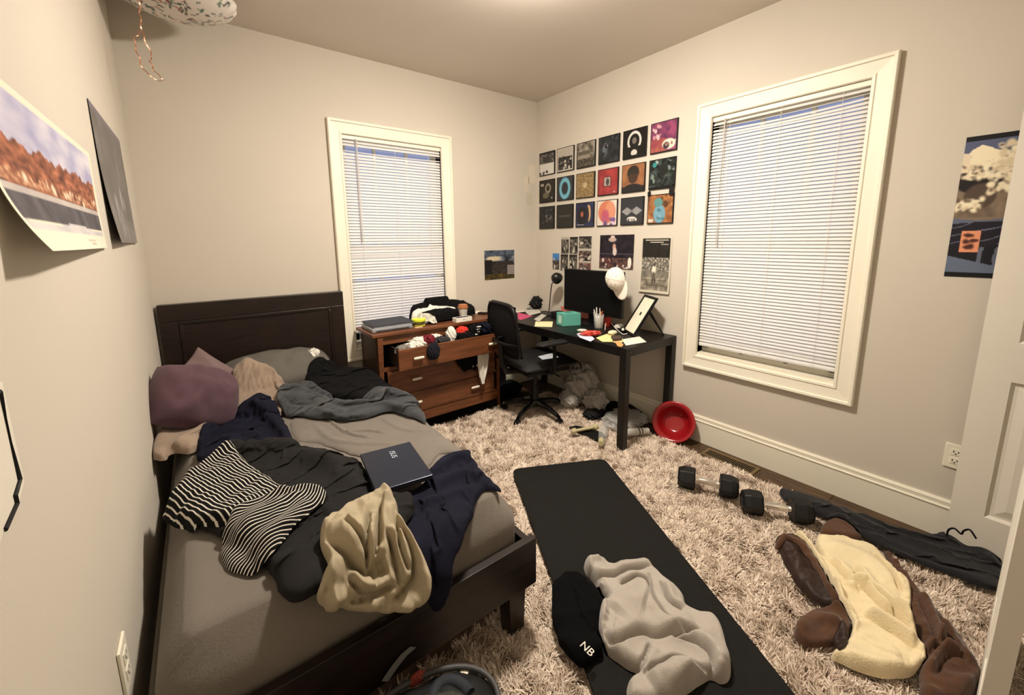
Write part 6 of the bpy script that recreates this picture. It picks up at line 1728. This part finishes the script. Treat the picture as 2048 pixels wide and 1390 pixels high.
# ---- hex dumbbells
m_rub = M('dumbbell_rubber', (9, 9, 10), rough=.55, var=.05, spec=.4)
m_chrome = M('chrome', (235, 230, 222), rough=.22, metal=1.0, var=.02)
def dumbbell(label, a, b):
    A = Vector((a[0], a[1], .092)); B = Vector((b[0], b[1], .092))
    t = T('dumbbell', label, 'dumbbell', ((A.x + B.x) / 2, (A.y + B.y) / 2, .03), group='hex dumbbells on the rug')
    d = (B - A).normalized(); up = Vector((0, 0, 1)); s = up.cross(d).normalized()
    for k, (c, sg_) in enumerate(((A, 1), (B, -1))):
        g = G(); v = []
        for (off, r) in ((-.046, .043), (-.040, .054), (-.012, .062), (.034, .062), (.042, .055)):
            for j in range(6):
                an = math.radians(60 * j)
                v.append(c + d * off * sg_ + (s * math.cos(an) + up * math.sin(an)) * r)
        f = []
        for i in range(4):
            for j in range(6):
                f.append((i * 6 + j, i * 6 + (j + 1) % 6, (i + 1) * 6 + (j + 1) % 6, (i + 1) * 6 + j))
        f += [tuple(range(6)), tuple(24 + j for j in reversed(range(6)))]
        hd = O('head', g.add([tuple(p) for p in v], f), m_rub, t, bevel=.006, seg=3)
        # number embossed on the outer end
        oc = c - d * (.0465) * sg_
        text_obj('number', '12', .040, M('embossed_grey', (84, 84, 86), rough=.5, var=0), frame_axes(oc, s * (-sg_), up, -d * sg_), hd, depth=.0008)
    pts = [A.lerp(B, .18), A.lerp(B, .30), A.lerp(B, .42), A.lerp(B, .5), A.lerp(B, .58), A.lerp(B, .70), A.lerp(B, .82)]
    O('handle', G().tube([tuple(p) for p in pts], [.0135, .0140, .0165, .0170, .0165, .0140, .0135], 18), m_chrome, t, smooth=True)
    return t
dumbbell('black hex dumbbell nearer the floor vent', (-0.636,-2.004), (-0.54,-2.186))
dumbbell('black hex dumbbell touching the charcoal sweatpants', (-0.582,-2.321), (-0.468,-2.497))

# ---- red plastic bowl tipped up by the desk leg
_t = T('red_bowl', 'glossy red plastic bowl tipped on its side at the desk leg', 'bowl', (-.20, -1.66, .03))
_Mb = Matrix.Translation((-.128, -1.615, .135)) @ Matrix.Rotation(math.radians(18), 4, 'Z') @ Matrix.Rotation(math.radians(-64), 4, 'Y') @ Matrix.Scale(1.0, 4, (0, 0, 1))
m_redg = M('red_gloss', (150, 22, 28), rough=.2, var=.03, spec=.55)
_pr = [(.001, -.100), (.055, -.100), (.075, -.094), (.100, -.060), (.112, -.020), (.116, .0), (.140, .006), (.146, .003), (.146, .0), (.140, .001), (.112, -.004), (.107, -.022), (.094, -.058), (.070, -.088), (.050, -.093), (.001, -.093)]
O('shell', G().lathe(_pr, 44, _Mb, close=False), m_redg, _t, smooth=True)
O('inner_step', G().lathe([(.076, -.080), (.080, -.074), (.086, -.074), (.088, -.066)], 44, _Mb, close=False), m_redg, _t, smooth=True)

# ---- clutter under the desk
m_cream = M('cream_plastic3', (190, 180, 140), rough=.5, var=.05)
_t = T('massage_roller', 'cream plastic roller handle on the rug under the desk', 'roller', (-0.594,-1.183,0.04))
_a = Vector((-0.695,-1.194,0.075)); _b = Vector((-0.529,-1.244,0.075))
_dd = (_b - _a)
O('handle', G().tube([_a, _a.lerp(_b, .06), _a.lerp(_b, .1), _a.lerp(_b, .95), _b], [.020, .021, .011, .012, .012], 14), m_cream, _t, smooth=False)
O('end_knob', G().lathe([(.002, -.016), (.018, -.014), (.022, 0), (.018, .014), (.002, .016)], 18, Matrix.Translation(_a)), m_cream, _t, smooth=True)
O('collar', G().lathe([(.012, -.02), (.024, -.016), (.024, .016), (.012, .02)], 18, Matrix.Translation(_b) @ Matrix.Rotation(1.2, 4, 'Y')), m_cream, _t, smooth=True)
_t = T('clear_bottle', 'small clear plastic bottle with a cream cap on the rug under the desk', 'bottle', (-0.537,-1.326,0.04))
_a = Vector((-0.549,-1.335,0.07)); _b = Vector((-0.637,-1.395,0.07))
O('body', G().tube([_a + (_a - _b) * 1.2, _a, _b], [.030, .032, .022], 16), m_clear, _t, smooth=False)
O('cap', G().tube([_b, _b + (_b - _a) * .5], [.020, .018], 14), m_cream, _t)
_o = tag(crumple('plastic_packaging', (-0.27,-1.313)+(.085,), (.15, .12, .045), m_clear, seed=14, amp=.22, power=3.5), 'crumpled clear plastic packaging under the desk', 'packaging')
_t = T('spray_can', 'white aerosol can lying on the rug by the red bowl', 'can', (-0.302,-1.447,0.03))
_a = Vector((-0.461,-1.413,0.07)); _b = Vector((-0.264,-1.51,0.07))
O('can', G().tube([_a, _a.lerp(_b, .03), _a.lerp(_b, .80), _a.lerp(_b, .84)], [.024, .026, .026, .021], 20), M('can_white', (206, 204, 198), rough=.35, var=.03, spec=.5), _t, smooth=False)
O('cap', G().tube([_a.lerp(_b, .84), _a.lerp(_b, .98), _b], [.021, .021, .018], 18), M('can_white', (206, 204, 198)), _t)
for k in (.62, .72):
    O('print_band', G().tube([_a.lerp(_b, k), _a.lerp(_b, k + .035)], [.0264, .0264], 20, caps=False), M('print_black2', (40, 40, 42), var=0), _t)
_o = tag(O('black_tray', G().prism([(-0.644,-1.096),(-0.579,-1.105),(-0.512,-1.3),(-0.552,-1.364),(-0.629,-1.359)], .043, .052), m_board, bevel=.003), 'flat black tray under the cream roller', 'tray')
# carrier bag
_t = T('carrier_bag', 'white plastic carrier bag slumped under the desk', 'bag', (-0.068,-0.673,0.03))
m_bag = M('bag_film', (172, 168, 162), rough=.4, var=.12, scale=14, spec=.4)
_bp = (-0.179,-0.802)
crumple('bag', (-.20, -.80, .20), (.15, .13, .17), m_bag, _t, seed=21, amp=.30, freq=2.6, n=34)
crumple('lower_fold', (-.22, -.98, .12), (.085, .10, .09), m_bag, _t, seed=22, amp=.28, freq=2.6)
crumple('left_fold', (-.34, -.80, .10), (.08, .09, .07), m_bag, _t, seed=23, amp=.3)
O('handle', G().tube(smooth_poly([(-.24, -.86, .30), (-.25, -.87, .37), (-.20, -.80, .40), (-.16, -.74, .34)], 6, closed=False).tolist(), .009, 8), m_bag, _t, smooth=True)
_o = tag(crumple('cable_bundle', (-.30, -1.05, .05), (.10, .07, .03), m_blk2, seed=31, amp=.4, freq=3), 'black cable bundle on the rug before the carrier bag', 'cables')
_o = tag(crumple('dark_clothes', (-.12, -1.18, .06), (.08, .17, .06), m_black, seed=32, amp=.25), 'black clothes pushed against the baseboard under the desk', 'clothing')
_o = tag(crumple('shoe_bag', (-.55, -.22, .07), (.13, .10, .07), m_black, seed=33, amp=.25), 'black bag in the dark gap between dresser and desk', 'bag')
